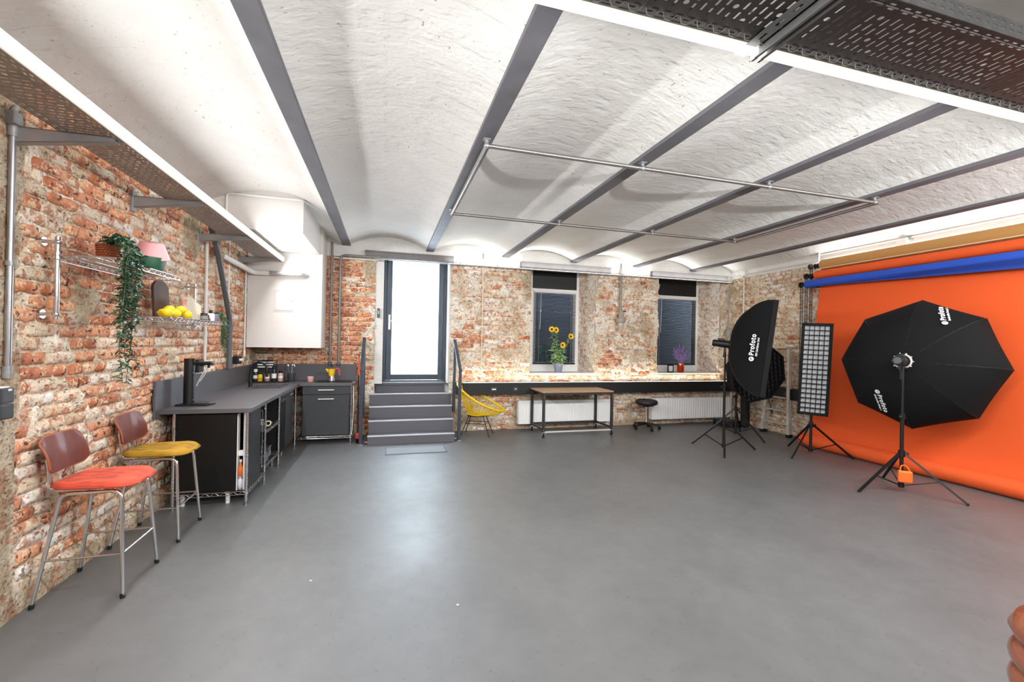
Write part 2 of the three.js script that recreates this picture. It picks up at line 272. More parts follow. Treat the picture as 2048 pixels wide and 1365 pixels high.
{
  const rect = (x0, x1, y0, y1) => [[x0, y0], [x1, y0], [x1, y1], [x0, y1]];
  mesh('masonry', metric(extrude(rect(XL - 0.5, XR + 0.5, -0.2, 3.45), 0.56, 0, [rect(-0.17, 1.03, 0.3, 2.97), rect(2.44, 3.68, 0.95, 2.97), rect(5.01, 6.43, 0.945, 2.97)]).translate(0, 0, -DB - 0.574), 1), std('#dcd4c6', 0.95, 0, { bumpMap: plasterBump, bumpScale: 0.01 }), wallBack);
  const cement = (u, v) => sst(fbm(u * 1.5, v * 1.6, 521, 4), 0.60, 0.67) * 0.8 + sst(0.1 + 0.1 * (fbm(u * 2, v * 5, 522, 3) - 0.5) - Math.abs(u + 0.27) * 1.1, 0, 0.04) * sst(v, 2.2, 1.9) + sst(0.1 - Math.abs(u - 2.36) + 0.1 * (fbm(u * 3, v * 3, 523, 2) - 0.5), 0, 0.04) * sst(v, 2.2, 1.9) + sst(0.1 - v, -0.04, 0.04) * 0.5;
  brickwork(wallBack, {
    u0: XL, u1: XR, v0: 0, v1: 2.80, turn: 0, place: (u, v, h) => [u, v, -DB + h], rough: 1,
    hole: (x, y, m) => inDoor(x, y, m) || inWin1(x + 0.03 * (fbm(y * 8, x, 531, 3) - 0.5), y, m) || inWin2(x + 0.04 * (fbm(y * 8, x, 532, 3) - 0.5), y, m),
    cover: (u, v) => clamp(lerp(0.15, 0.48, sst(u, -0.5, 1.1)) + 0.5 * cement(u, v), 0, 1.4), pale: (u, v) => lerp(0.12, 0.9, sst(u + 0.5 * (fbm(u * 2, v * 2, 512, 3) - 0.5), -0.3, 1.0)) - 0.45 * sst(fbm(u * 1.6, v * 1.6, 513, 3), 0.52, 0.66), tint: (u, v) => blend([1, 1, 1], [0.70, 0.67, 0.60], clamp(cement(u, v), 0, 1)),
  });
  mesh('painted_frieze', metric(span(XL, XR, 2.795, 3.3, -DB - 0.01, -DB + 0.015), 0.8), M.plaster, wallBack);
  for (const [x0, x1] of [[-0.345, 1.045], [2.217, 3.93], [4.81, 6.53]]) mesh('lintel', [span(x0, x1, 2.79, 2.808, -DB - 0.05, -DB + 0.115), span(x0, x1, 2.885, 2.903, -DB - 0.05, -DB + 0.115), span(x0, x1, 2.80, 2.89, -DB - 0.05, -DB + 0.098)].map((g) => metric(g, 2)), M.lintel, wallBack);
  const prism = (pts, y0, y1) => metric(extrude(pts, y1 - y0).rotateX(-PI / 2).translate(0, y0, 0), 1);
  const reveal = std('#ffffff', 0.92, 0, { map: paleTex, bumpMap: brickBump, bumpScale: 0.012 });
  // splayed white reveals of the two windows and the thin ones of the door
  mesh('reveal', [prism([[2.43, 7.335], [2.44, 7.335], [2.58, 7.81], [2.43, 7.81]], 0.95, 2.97)], reveal, wallBack);
  mesh('reveal', [prism([[3.69, 7.335], [3.68, 7.335], [3.57, 7.81], [3.69, 7.81]], 0.95, 2.97)], reveal, wallBack);
  mesh('reveal', [prism([[5.0, 7.335], [5.01, 7.335], [5.16, 7.81], [5.0, 7.81]], 0.945, 2.97)], reveal, wallBack);
  mesh('reveal', [prism([[6.44, 7.335], [6.43, 7.335], [6.30, 7.81], [6.44, 7.81]], 0.945, 2.97)], reveal, wallBack);
}
{ // right wall
  const w = struct('wall_right');
  mesh('masonry', metric(span(XR + 0.014, XR + 0.5, -0.2, 3.45, -7.9, BACK + 0.3), 1 / 1.3), std('#c9b391', 0.95), w);
  brickwork(w, {
    u0: 2.0, u1: DB, v0: 0, v1: 2.86, turn: -1, place: (u, v, h) => [XR - h, v, -u], hole: () => false, rough: 1, individuals: 260,
    cover: (u, v) => 0.45, pale: () => 0.88, tint: () => [1.0, 0.97, 0.91],
  });
  mesh('painted_frieze', metric(span(XR - 0.015, XR + 0.02, 2.85, 3.3, -DB, BACK), 0.8), M.plaster, w);
  mesh('bare_plaster', metric(span(XR, XR + 0.02, 0, 2.86, -2.0, BACK), 1), M.plaster, w);
}
{ const w = struct('wall_front'); mesh('plaster', metric(span(XL - 0.5, XR + 0.5, -0.2, 3.45, BACK, BACK + 0.3), 1), M.plaster, w); }
const BEAMS = [-0.622, 0.661, 1.954, 3.224, 4.498, 5.752];
{ // shallow brick vaults between steel beams, plastered and painted white
  const c = struct('ceiling'), edges = [XL - 0.02, ...BEAMS, XR + 0.02];
  mesh('slab', span(XL - 0.5, XR + 0.5, 3.32, 3.5, -7.9, BACK + 0.3), M.plaster, c);
  for (let k = 0; k + 1 < edges.length; k++) {
    const a = edges[k] + (k ? 0.03 : 0), b = edges[k + 1] - (k + 2 < edges.length ? 0.03 : 0), rise = 0.165, y0 = 2.978, n = 26, m = 120, r = ((b - a) ** 2 / 4 + rise ** 2) / (2 * rise), half = Math.asin((b - a) / 2 / r), pos = [], uv = [], idx = [];
    for (let j = 0; j <= m; j++) for (let i = 0; i <= n; i++) {
      const t = -half + (2 * half * i) / n, z = BACK - ((DB + BACK) * j) / m, x = (a + b) / 2 + r * Math.sin(t), w = 0.022 * (fbm(x * 1.6, z * 1.1, 601, 3) - 0.5) * Math.sin(PI * i / n);
      pos.push(x, y0 + rise - r + r * Math.cos(t) + w, z); uv.push(x / 1.5, z / 1.5);
    }
    for (let j = 0; j < m; j++) for (let i = 0; i < n; i++) { const q = j * (n + 1) + i; idx.push(q, q + n + 1, q + 1, q + 1, q + n + 1, q + n + 2); }
    const g = new THREE.BufferGeometry(); g.setAttribute('position', new THREE.Float32BufferAttribute(pos, 3)); g.setAttribute('uv', new THREE.Float32BufferAttribute(uv, 2)); g.setIndex(idx); g.computeVertexNormals();
    const p = g.attributes.normal; if (p.getY(Math.floor(p.count / 2)) > 0) { g.setIndex(idx.map((_, i) => idx[i - (i % 3) + [0, 2, 1][i % 3]])); g.computeVertexNormals(); }
    mesh('vault', g, M.plaster, c);
  }
  for (const x of BEAMS) mesh('beam', metric(rbox(0.122, 0.03, DB + BACK, 0.004, x, 2.98, (BACK - DB) / 2), 1.2), M.beam, c);
  for (const x of BEAMS) mesh('beam_web', span(x - 0.02, x + 0.02, 2.99, 3.33, -DB, BACK), M.beam, c);
}
// ---------------------------------------------------------------- outdoors: yard, unseen dark walls and canopy placed to darken the view behind the blinds
{
  const g = struct('ground_outside'); mesh('paving', metric(span(-6, 14, 0.5, 0.80, -16, -7.88), 1), std('#8d8a86', 0.9), g);
  const y = struct('unseen_yard_wall'); mesh('render', span(1.5, 9, 0.8, 4.6, -8.75, -8.55), std('#20262f', 0.9), y); mesh('unseen_return_wall', span(1.3, 1.5, 0.8, 4.6, -8.75, -7.9), std('#2a2f36', 0.9), y); mesh('unseen_canopy', span(1.3, 9, 4.6, 4.7, -8.75, -7.88), std('#2a2f36', 0.9), y); mesh('unseen_return_wall', span(8.8, 9, 0.8, 4.6, -8.75, -7.9), std('#2a2f36', 0.9), y);
}
// ---------------------------------------------------------------- door, stairs, windows
{
  const d = struct('door_1'), z0 = -7.60, z1 = -7.66;
  mesh('jamb', [span(-0.17, -0.055, 0.8, 2.97, -7.72, -7.335)].map((g) => metric(g)), M.plaster, d); mesh('jamb', [span(0.995, 1.03, 0.8, 2.97, -7.72, -7.335)].map((g) => metric(g)), M.plaster, d);
  mesh('door_frame', [span(-0.06, 0.0, 0.81, 2.97, z1, z0, 0.006), span(0.94, 1.0, 0.81, 2.97, z1, z0, 0.006), span(-0.055, 0.995, 2.932, 2.968, z1 + 0.002, z0 - 0.002), span(-0.058, 0.998, 0.805, 0.832, z1 - 0.04, z0 + 0.03)], M.anthracite, d);
  const leaf = mesh('door_leaf', [span(0.0, 0.085, 0.835, 2.925, z1, z0 + 0.014, 0.006), span(0.855, 0.94, 0.835, 2.925, z1, z0 + 0.014, 0.006), span(0.02, 0.92, 0.837, 0.93, z1 + 0.002, z0 + 0.0125, 0.006), span(0.02, 0.92, 2.88, 2.923, z1 + 0.002, z0 + 0.0125, 0.006)], M.anthracite, d);
  mesh('door_pane', span(0.08, 0.86, 0.92, 2.89, z0 - 0.035, z0 - 0.027), M.frosted, d);
  mesh('handle_plate', rbox(0.034, 0.25, 0.01, 0.008, 0.045, 1.80, z0 + 0.02), M.alu, d);
  mesh('door_handle', [rod([0.045, 1.82, z0 + 0.02], [0.045, 1.82, z0 + 0.075], 0.011), tube([[0.045, 1.82, z0 + 0.072], [0.10, 1.82, z0 + 0.075], [0.16, 1.815, z0 + 0.074], [0.21, 1.80, z0 + 0.06]], 0.010, 16)], M.alu, d);
  mesh('pull_handle', [rod([0.105, 1.1, z0 - 0.1], [0.105, 1.75, z0 - 0.1], 0.013), rod([0.05, 1.15, z0 - 0.1], [0.05, 1.15, z1], 0.01), rod([0.05, 1.7, z0 - 0.1], [0.05, 1.7, z1], 0.01)], M.alu, d);
  mesh('threshold', span(-0.2, 1.03, 0.77, 0.805, -7.86, -7.45), M.step, d);
}
{
  const s = thing('staircase', 'grey five-step concrete staircase with pale nosings rising to the glazed door', 'stairs', [0.39, 0, -6.55]);
  const H = [0.125, 0.30, 0.475, 0.645, 0.805], X = [[-0.62, 0.62], [-0.62, 0.635], [-0.62, 0.645], [-0.62, 0.66], [-0.53, 0.56]];
  H.forEach((h, i) => {
    const z0 = -0.235 * i, z1 = i === 4 ? -1.30 : -0.765, x = X[i];
    const st = mesh('step', i === 3 ? [metric(span(x[0], x[1], H[2] - 0.01, h, z1, z0, 0.004), 0.5), metric(span(-0.53, 0.60, 0.32, h - 0.002, -0.95, -0.76), 0.5)] : metric(span(x[0], x[1], i === 4 ? 0.31 : i ? H[i - 1] - 0.01 : 0, h, z1, z0, 0.004), 0.5), M.step, s);
    mesh('nosing', span(x[0] - 0.004, x[1] + 0.004, h - 0.012, h + 0.004, z0 - 0.045, z0 + 0.006, 0.003), M.nosing, st);
  });
}
function railing(label, x, side) {
  const t = thing('stair_railing', label, 'railing', [x, 0, -6.6], 0, 'railings beside the stairs');
  mesh('post', span(-0.022, 0.022, 0, 1.06, -0.03, 0.03, 0.004), M.anthracite, t); mesh('post', span(-0.022, 0.022, side > 0 ? 0.35 : 0.3, 1.50, -0.61, -0.55, 0.004), M.anthracite, t);
  mesh('handrail', bar([0, 1.05, 0.03], [0, 1.525, -0.61], 0.05, 0.02), M.anthracite, t);
  mesh('base_bracket', [span(side * -0.09 - 0.03, side * -0.09 + 0.05, 0.03, 0.045, -0.02, 0.02), span(-0.03, 0.03, 0, 0.012, -0.045, 0.045)], M.steel, t);
}
railing('dark metal stair railing on the left of the steps, by the kitchen cabinet', -0.325, -1);
railing('dark metal stair railing on the right of the steps, by the yellow chair', 1.085, 1);
function windowUnit(n, x0, x1, tilt, blindLabel) {
  const w = struct('window_' + n), z = -7.80, y0 = 0.965;
  w.name = 'window_' + n;
  mesh('window_frame', [span(x0, x0 + 0.06, y0, 2.97, z - 0.07, z, 0.005), span(x1 - 0.075, x1, y0, 2.97, z - 0.07, z, 0.005), span(x0 + 0.03, x1 - 0.03, y0, 1.10, z - 0.068, z + 0.004, 0.005), span(x0 + 0.001, x1 - 0.001, 2.475, 2.53, z - 0.068, z + 0.01, 0.005), span(x0 + 0.03, x1 - 0.03, 2.92, 2.968, z - 0.068, z - 0.002)], M.white, w);
  mesh('window_sash', [span(x0 + 0.05, x0 + 0.11, 1.095, 2.48, z - 0.05, z + 0.012, 0.004), span(x1 - 0.13, x1 - 0.065, 1.095, 2.48, z - 0.05, z + 0.012, 0.004), span(x0 + 0.06, x1 - 0.075, 1.097, 1.14, z - 0.048, z + 0.0105, 0.004), span(x0 + 0.06, x1 - 0.075, 2.44, 2.478, z - 0.048, z + 0.0105, 0.004)], M.white, w);
  mesh('window_pane', span(x0 + 0.1, x1 - 0.12, 1.13, 2.45, z - 0.03, z - 0.025), M.glass, w);
  mesh('dark_panel', span(x0 + 0.04, x1 - 0.055, 2.53, 2.925, z - 0.02, z + 0.004), M.black, w);
  mesh('window_sill', metric(span(n === 1 ? 2.43 : 4.96, n === 1 ? 3.70 : 6.45, 0.945, 0.972, z - 0.02, -7.295, 0.005), 1), M.whitePlastic, w);
  const b = thing('venetian_blind', blindLabel, 'blind', [(x0 + x1) / 2 - 0.01, 1.10, z + 0.035]), W = x1 - x0 - 0.14, slats = [];
  for (let k = 0; k < 54; k++) { const s = sheet(1, 2, (u, v) => [(u - 0.5) * W, (v - 0.5) * 0.002 - 0.002 * (1 - (2 * v - 1) ** 2), (v - 0.5) * 0.025]); slats.push(s.rotateX(tilt).translate(0, 0.03 + k * 0.0247, 0)); }
  stuff(mesh('slats', slats, new THREE.MeshStandardMaterial({ color: C('#39414d'), roughness: 0.35, metalness: 0.2, side: THREE.DoubleSide }), b));
  mesh('head_rail', rbox(W + 0.01, 0.028, 0.03, 0.004, 0, 1.372, 0), M.whitePlastic, b); mesh('bottom_rail', rbox(W, 0.014, 0.026, 0.004, 0, 0.012, 0), M.black, b);
  for (const x of [-0.38, 0.38]) mesh('ladder_cord', rod([x * W, 0.01, 0.012], [x * W, 1.36, 0.012], 0.0012, 0.0012, 5), M.whitePlastic, b);
  mesh('tilt_wand', rod([-0.36 * W, 0.66, 0.022], [-0.34 * W, 1.35, 0.02], 0.004, 0.004, 6), M.whitePlastic, b);
}
windowUnit(1, 2.58, 3.57, 0.72, 'black slatted blind with open slats behind the sunflowers');
windowUnit(2, 5.16, 6.30, 1.0, 'black slatted blind, nearly closed, behind the purple flowers');

// ---------------------------------------------------------------- cable trays with LED bars
function slotHole(cx, cy, w, h) { const e = Math.min(w, h) * 0.35; return w > h ? [[cx - w / 2, cy], [cx - w / 2 + e, cy + h / 2], [cx + w / 2 - e, cy + h / 2], [cx + w / 2, cy], [cx + w / 2 - e, cy - h / 2], [cx - w / 2 + e, cy - h / 2]] : [[cx, cy - h / 2], [cx + w / 2, cy - h / 2 + e], [cx + w / 2, cy + h / 2 - e], [cx, cy + h / 2], [cx - w / 2, cy + h / 2 - e], [cx - w / 2, cy - h / 2 + e]]; }
const roundHole = (cx, cy, r) => Array.from({ length: 8 }, (_, i) => [cx + r * Math.cos(i * PI / 4), cy + r * Math.sin(i * PI / 4)]);
function traySection(len, w) {                   // flat plate len (x) by w (z) with rows of slots
  const holes = [], n = Math.round(len / 0.0333);
  for (let i = 0; i < n; i++) {
    const x = (i + 0.5) * len / n, off = (i % 2) * 0.012;
    for (let k = 0; k < 4; k++) { const y = 0.055 + (k + 0.5) * (w - 0.11) / 4 + off - 0.006; if ((i + 2 * k) % 7 === 3) holes.push(roundHole(x, y, 0.0105)); else holes.push(slotHole(x, y, 0.0092, (w - 0.11) / 4 * 0.8)); }
  }
  for (const y of [0.016, 0.033, w - 0.033, w - 0.016]) for (let i = 0; i < 8; i++) holes.push(slotHole((i + 0.5 + (y === 0.033 || y === w - 0.033 ? 0.25 : 0)) * len / 8.4, y, 0.027, 0.0075));
  return metric(extrude([[0.0005, 0], [len - 0.0005, 0], [len - 0.0005, w], [0.0005, w]], 0.0018, 0, holes).rotateX(PI / 2), 3);
}
function flange(len, h) { const holes = []; for (let i = 0; i < 9; i++) holes.push(slotHole((i + 0.5) * len / 9, h * 0.35, 0.026, 0.008), slotHole((i + 0.5) * len / 9, h * 0.72, 0.026, 0.008)); return metric(extrude([[0, 0], [len, 0], [len, h], [0, h]], 0.0018, 0, holes), 3); }
{
  const W = 0.26, t = thing('cable_tray', 'perforated metal cable tray on wall brackets high along the left brick wall', 'cable tray', [-1.405, 2.56, -6.75]);
  const sec = traySection(0.4, W).rotateY(-PI / 2), fl = flange(0.4, 0.055).rotateY(-PI / 2);   // +x of the plate now runs towards +z
  const first = mesh('tray_floor', sec, M.tray, t), fi = mesh('tray_side', [fl.clone()], M.tray, t), fo = mesh('tray_side', [fl.clone().translate(-W, 0, 0)], M.tray, t);
  for (let k = 1; k < 23; k++) for (const o of [first, fi, fo]) { const c = o.clone(); c.position.z = 0.4 * k; t.add(c); }
  for (const d of [0.9, 1.85, 2.87, 4.0, 5.2, 6.5]) {
    const z = 6.75 - d;
    const b = mesh('wall_bracket', [extrude([[-0.455, 0], [-0.015, -0.0], [-0.01, -0.022], [-0.455, -0.085]], 0.003).translate(0, -0.004, z - 0.022), extrude([[-0.455, 0], [-0.015, -0.0], [-0.01, -0.022], [-0.455, -0.085]], 0.003).translate(0, -0.004, z + 0.019), box(0.45, 0.003, 0.044, -0.235, -0.004, z), bar([-0.455, -0.088, z], [-0.01, -0.026, z], 0.003, 0.044)], M.galv, t);
    mesh('wall_plate', span(-0.475, -0.452, -0.12, 0.04, z - 0.03, z + 0.03, 0.003), M.galv, b);
  }
  const l = thing('led_bar', 'long glowing white LED bar on the edge of the tray along the left wall', 'light', [-1.405, 2.60, -6.75]);
  mesh('profile', span(-0.002, 0.004, -0.04, 0.03, 0, 9.5), M.alu, l); mesh('diffuser_tube', span(0.004, 0.018, -0.026, 0.026, 0, 9.5, 0.006), M.led, l);
  const q = thing('led_bar', 'long white LED bar added as fill light on the rear wall, out of view', 'light', [-1.4, 2.60, 2.985]); mesh('profile', span(0, 7.6, -0.04, 0.03, -0.004, 0.015), M.alu, q); mesh('diffuser_tube', span(0, 7.6, -0.026, 0.026, -0.018, -0.004, 0.006), M.led, q); for (const x of [0.3, 2.6, 4.9, 7.2]) mesh('wall_bracket', span(x, x + 0.04, -0.01, 0.01, 0.015, 0.215), M.galv, q);  // body of the added rear fill light
}
{
  const W = 0.29, t = thing('cable_tray', 'perforated metal cable tray crossing the ceiling at the upper right', 'cable tray', [-0.4, 2.62, -1.30]);
  const sec = traySection(0.4, W), fl = flange(0.4, 0.06);
  const trayDark = std('#6a6461', 0.45, 0.5, { map: metalTex });
  const loops = []; for (let k = 0; k < 6; k++) for (const z of [0.026, W - 0.026]) loops.push(tube([[0.005, 0, 0], [0.018, -0.013, z < 0.1 ? -0.012 : 0.012], [0.042, -0.013, z < 0.1 ? -0.012 : 0.012], [0.058, 0, 0]].map(([x, y, q]) => [x + k * 0.0667, y, z + q]), 0.0022, 10, 5, false, 0.2));
  const first = mesh('tray_floor', sec, trayDark, t), fi = mesh('tray_side', [fl.clone()], trayDark, t), fo = mesh('tray_side', [fl.clone().translate(0, 0, W)], M.galv, t), lo = mesh('bent_tabs', loops, M.steel, t);
  for (let k = 1; k < 17; k++) for (const o of [first, fi, fo, lo]) { const c = o.clone(); c.position.x = 0.4 * k; t.add(c); }
  const l = thing('led_bar', 'glowing white LED bar on the edge of the tray at the upper right', 'light', [-0.4, 2.63, -1.305]);
  mesh('profile', span(0, 6.8, -0.018, 0.03, -0.03, 0.002), M.alu, l); mesh('diffuser_tube', span(0, 6.8, -0.042, -0.018, -0.030, -0.006, 0.006), M.led, l);
  const h = thing('hanger_rail', 'galvanised strut crossing under the ceiling tray', 'rail', [1.325, 2.60, -1.2]);
  mesh('strut', [span(-0.02, 0.02, 0.012, 0.016, -0.15, 0.35), span(-0.02, -0.0165, -0.016, 0.016, -0.15, 0.35), span(0.0165, 0.02, -0.016, 0.016, -0.15, 0.35), span(-0.0195, -0.008, -0.0155, -0.012, -0.15, 0.35), span(0.008, 0.0195, -0.0155, -0.012, -0.15, 0.35)], M.galv, h);
  mesh('slotted_angle', [metric(extrude([[0, 0], [0.5, 0], [0.5, 0.045], [0, 0.045]], 0.003, 0, Array.from({ length: 7 }, (_, i) => slotHole(0.04 + i * 0.07, 0.022, 0.036, 0.01))).rotateX(PI / 2).rotateY(PI / 2).translate(-0.075, 0.014, 0.33), 2)], M.galv, h);
  mesh('threaded_rod', [rod([0, 0, -0.17], [0, 0.4, -0.17], 0.005), rod([0, 0, 0.3], [0, 0.4, 0.3], 0.005)], M.steel, h);
}
// ---------------------------------------------------------------- pipes and fittings on the left
{
  let t = thing('conduit', 'thick chrome conduit running down the left wall to the socket box', 'pipe', [-1.845, 1.30, -2.845]);
  mesh('pipe', rod([0, 0, 0], [0, 1.24, 0], 0.0145, 0.0145, 14), M.steel, t); mesh('pipe_clip', [rod([0, 0.54, 0], [0, 0.565, 0], 0.021), span(-0.04, 0, 0.545, 0.56, -0.008, 0.008)], M.galv, t); mesh('coupling', rod([0, -0.03, 0], [0, 0.03, 0], 0.02), M.galv, t); mesh('coupling', rod([0, 1.2, 0], [0, 1.26, 0], 0.021), M.galv, t); mesh('junction_box', [rbox(0.05, 0.07, 0.06, 0.008, 0, 1.29, 0), rod([0, 1.32, 0], [0, 1.36, -0.02], 0.014)], M.galv, t);
  t = thing('wall_socket', 'dark double socket box under the chrome conduit at the left edge', 'socket', [-1.852, 1.15, -2.77]);
  mesh('back_box', rbox(0.05, 0.165, 0.085, 0.008, 0.02, 0, 0), M.whitePlastic, t); for (const y of [0.04, -0.04]) mesh('socket_lid', rbox(0.022, 0.076, 0.08, 0.008, 0.052, y, 0), M.front, t); mesh('lid_mark', span(0.0625, 0.0635, 0.062, 0.072, -0.02, 0.002), M.whitePlastic, t);
  t = thing('conduit', 'white conduit from the ceiling tray down behind the lower wire shelf', 'pipe', [-1.85, 1.24, -5.38]); mesh('pipe', rod([0, 0, 0], [0, 1.3, 0], 0.015), M.whitePlastic, t);
  t = thing('drain_pipe', 'dark grey slanting drain pipe in the corner beside the white boxing', 'pipe', [-1.822, 1.116, -6.05]);
  mesh('pipe', bent([[0, 0, 0], [0, 0.58, 0], [0.05, 1.31, 0.60], [0.04, 1.68, 0.9]], 0.029, 0.06, 12), std('#5b5f63', 0.5), t); mesh('pipe_collar', [rod([0, 0.48, 0], [0, 0.53, 0], 0.035)], std('#5b5f63', 0.5), t);
  t = thing('insulated_pipe', 'pale insulated pipe with a foil-wrapped end crossing the white boxing', 'pipe', [-1.79, 2.43, -5.56]);
  mesh('pipe', bent([[-0.03, 0.01, 0.04], [0.012, -0.03, -1.21], [0.22, -0.03, -1.21]], 0.034, 0.07, 12), M.whitePlastic, t); mesh('foil', [bent([[0.16, -0.03, -1.21], [0.64, -0.03, -1.21], [0.68, -0.03, -1.285]], 0.031, 0.04, 12)], std('#c8c8ca', 0.32, 0.9, { bumpMap: plasterBump, bumpScale: 0.006 }), t); mesh('pipe_sleeve', rod([-0.06, 0.015, 0.04], [0.0, -0.02, -0.07], 0.04), std('#b08560', 0.7), t);
  for (const [x, lab] of [[-1.866, 'thin white pipe beside the slanting drain pipe in the corner']]) { t = thing('conduit', lab, 'pipe', [x, 1.2, -6.12]); mesh('pipe', rod([0, 0, 0], [0, 1.5, 0], 0.012), M.whitePlastic, t); }
  t = thing('conduit', 'slim white pipe at the left edge of the white boxing', 'pipe', [-1.852, 1.115, -6.74]); mesh('pipe', rod([0, 0.155, 0], [0, 1.355, 0], 0.011), M.whitePlastic, t); mesh('pipe_end', rod([0, 0.125, 0], [0, 0.205, 0], 0.016), M.whitePlastic, t);
  for (const [x, y1, lab] of [[-0.825, 3.0, 'grey steel pipe close to the right edge of the white boxing'], [-0.70, 2.83, 'grey steel pipe rising left of the door and bending along its lintel']]) {
    t = thing('heating_pipe', lab, 'pipe', [x, 1.09, -7.25]);
    mesh('pipe', x < -0.8 ? rod([0, 0, 0], [0, y1 - 1.09, 0], 0.017) : bent([[0, 0, 0], [0, y1 - 1.09 - 0.03, 0], [0.6, y1 - 1.09 - 0.03, 0.06]], 0.02, 0.05, 10), std('#84807c', 0.45, 0.5), t);
    mesh('pipe_clip', [0.4, 1.1].map((y) => rod([0, y, 0], [0, y + 0.03, 0], 0.026)), std('#84807c', 0.45, 0.5), t); mesh('valve', [ball(0.03, 0, 0.03, 0), rod([0, 0.03, 0], [0.0, 0.03, 0.06], 0.012)], std('#6b6762', 0.5, 0.4), t);
  }
  t = thing('conduit', 'pair of thin white conduits between the boxing and the door lintel', 'pipe', [-0.82, 2.76, -7.27]); for (const y of [0, 0.035]) mesh('pipe', rod([0.02, y, 0], [0.68, y, 0.02], 0.010), M.whitePlastic, t);
}
{ // white boxing (installation shaft) in the corner
  const t = thing('service_boxing', 'large white plasterboard boxing hung in the corner over the worktop', 'boxing', [-1.39, 1.365, -7.08]);
  mesh('shaft', span(-0.475, 0.485, 0, 1.74, -0.225, 0.23, 0.004), M.smooth, t); mesh('bulkhead', span(-0.475, 0.45, 1.345, 1.84, 0.228, 1.58, 0.004), M.smooth, t);
  const h = mesh('access_hatch', span(-0.118, 0.114, 0.527, 0.795, 0.226, 0.236, 0.003), M.smooth, t); mesh('hatch_frame', [span(-0.14, -0.122, 0.505, 0.817, 0.226, 0.234), span(0.118, 0.136, 0.505, 0.817, 0.226, 0.234), span(-0.139, 0.135, 0.505, 0.523, 0.226, 0.2335), span(-0.139, 0.135, 0.799, 0.817, 0.226, 0.2335)], M.smooth, h); mesh('latch', rod([0.095, 0.66, 0.236], [0.095, 0.66, 0.241], 0.008), M.galv, h);
  const p = thing('conduit', 'thin white conduit bent across the top of the white boxing', 'pipe', [-1.32, 2.72, -5.485]); mesh('pipe', bent([[-0.39, 0.0, 0], [-0.39, 0.36, 0], [0.37, 0.36, 0], [0.52, 0.34, -0.3]], 0.011, 0.04), M.white, p);
}
// ---------------------------------------------------------------- wire shelves with their things
function wireShelf(parent, x0, x1, z0, z1, y, pitch = 0.025) {
  const r = 0.0036, f = [], wv = [], lo = y - 0.028;
  for (const yy of [y, lo]) f.push(rod([x0, yy, z0], [x1, yy, z0], r, r, 6), rod([x0, yy, z1], [x1, yy, z1], r, r, 6), rod([x0, yy, z0], [x0, yy, z1], r, r, 6), rod([x1, yy, z0], [x1, yy, z1], r, r, 6));
  const zig = (a, b) => { const len = Math.hypot(b[0] - a[0], b[1] - a[1]), n = Math.max(2, Math.round(len / 0.036)); for (let k = 0; k < n; k++) { const p = (t) => [a[0] + (b[0] - a[0]) * t, 0, a[1] + (b[1] - a[1]) * t]; const s = p(k / n), e = p((k + 1) / n); f.push(rod([s[0], k % 2 ? y : lo, s[2]], [e[0], k % 2 ? lo : y, e[2]], 0.003, 0.003, 5)); } };
  zig([x0, z0], [x1, z0]); zig([x0, z1], [x1, z1]); zig([x0, z0], [x0, z1]); zig([x1, z0], [x1, z1]);
  const along = Math.abs(z1 - z0) > x1 - x0, n = Math.round((along ? Math.abs(z1 - z0) : x1 - x0) / pitch);
  for (let k = 1; k < n; k++) { const t = k / n; wv.push(along ? rod([x0, y, z0 + (z1 - z0) * t], [x1, y, z0 + (z1 - z0) * t], 0.0017, 0.0017, 5) : rod([x0 + (x1 - x0) * t, y, z0], [x0 + (x1 - x0) * t, y, z1], 0.0017, 0.0017, 5)); }
  for (const t of [0.33, 0.67]) wv.push(along ? rod([x0 + (x1 - x0) * t, y - 0.004, z0], [x0 + (x1 - x0) * t, y - 0.004, z1], r, r, 6) : rod([x0, y - 0.004, z0 + (z1 - z0) * t], [x1, y - 0.004, z0 + (z1 - z0) * t], r, r, 6));
  const o = mesh('wire_shelf', f, M.chrome, parent); stuff(mesh('shelf_wires', wv, M.chrome, o)); return o;
}
{
  const t = thing('wire_shelf_unit', 'stepped chrome wire wall shelf with two tiers on posts above the worktop', 'shelf', [-1.80, 1.58, -3.1]);
  const post = (z, y0, y1) => { const p = mesh('post', [rod([0, y0, z], [0, y1, z], 0.0125, 0.0125, 14)], M.chrome, t); for (const y of [y0 + 0.03, y1 - 0.03]) mesh('wall_flange', [rod([0, y, z], [-0.075, y, z + 0.0], 0.011, 0.011), rod([-0.06, y, z], [-0.078, y, z], 0.026, 0.026), ball(0.018, 0, y, z)], M.chrome, p); mesh('collar', rod([0, 0.345, z], [0, 0.385, z], 0.018, 0.018), M.chrome, p); };
  post(0, 0, 0.47); post(-0.81, 0, 0.44); post(-1.87, 0, 0.43);
  wireShelf(t, -0.02, 0.28, 0.01, -0.82, 0.368); wireShelf(t, -0.02, 0.26, -0.80, -1.88, 0.062);
}
const leafGeo = (() => { const g = sheet(2, 3, (u, v) => { const w = 0.42 * Math.sin(PI * Math.min(1, v * 0.92 + 0.08)) ** 0.8; return [(u - 0.5) * w * 1.1, 0.10 * Math.abs(u - 0.5) * 2 - 0.25 * v * v, v]; }); return g; })();
function leaves(list, size) { return list.map(([p, dir, roll, s]) => { const g = leafGeo.clone().scale(size * s, size * s, size * s); const q = new THREE.Quaternion().setFromUnitVectors(V(0, 0, 1), V(...dir).normalize()); g.rotateZ(roll); return g.applyQuaternion(q).translate(...p); }); }
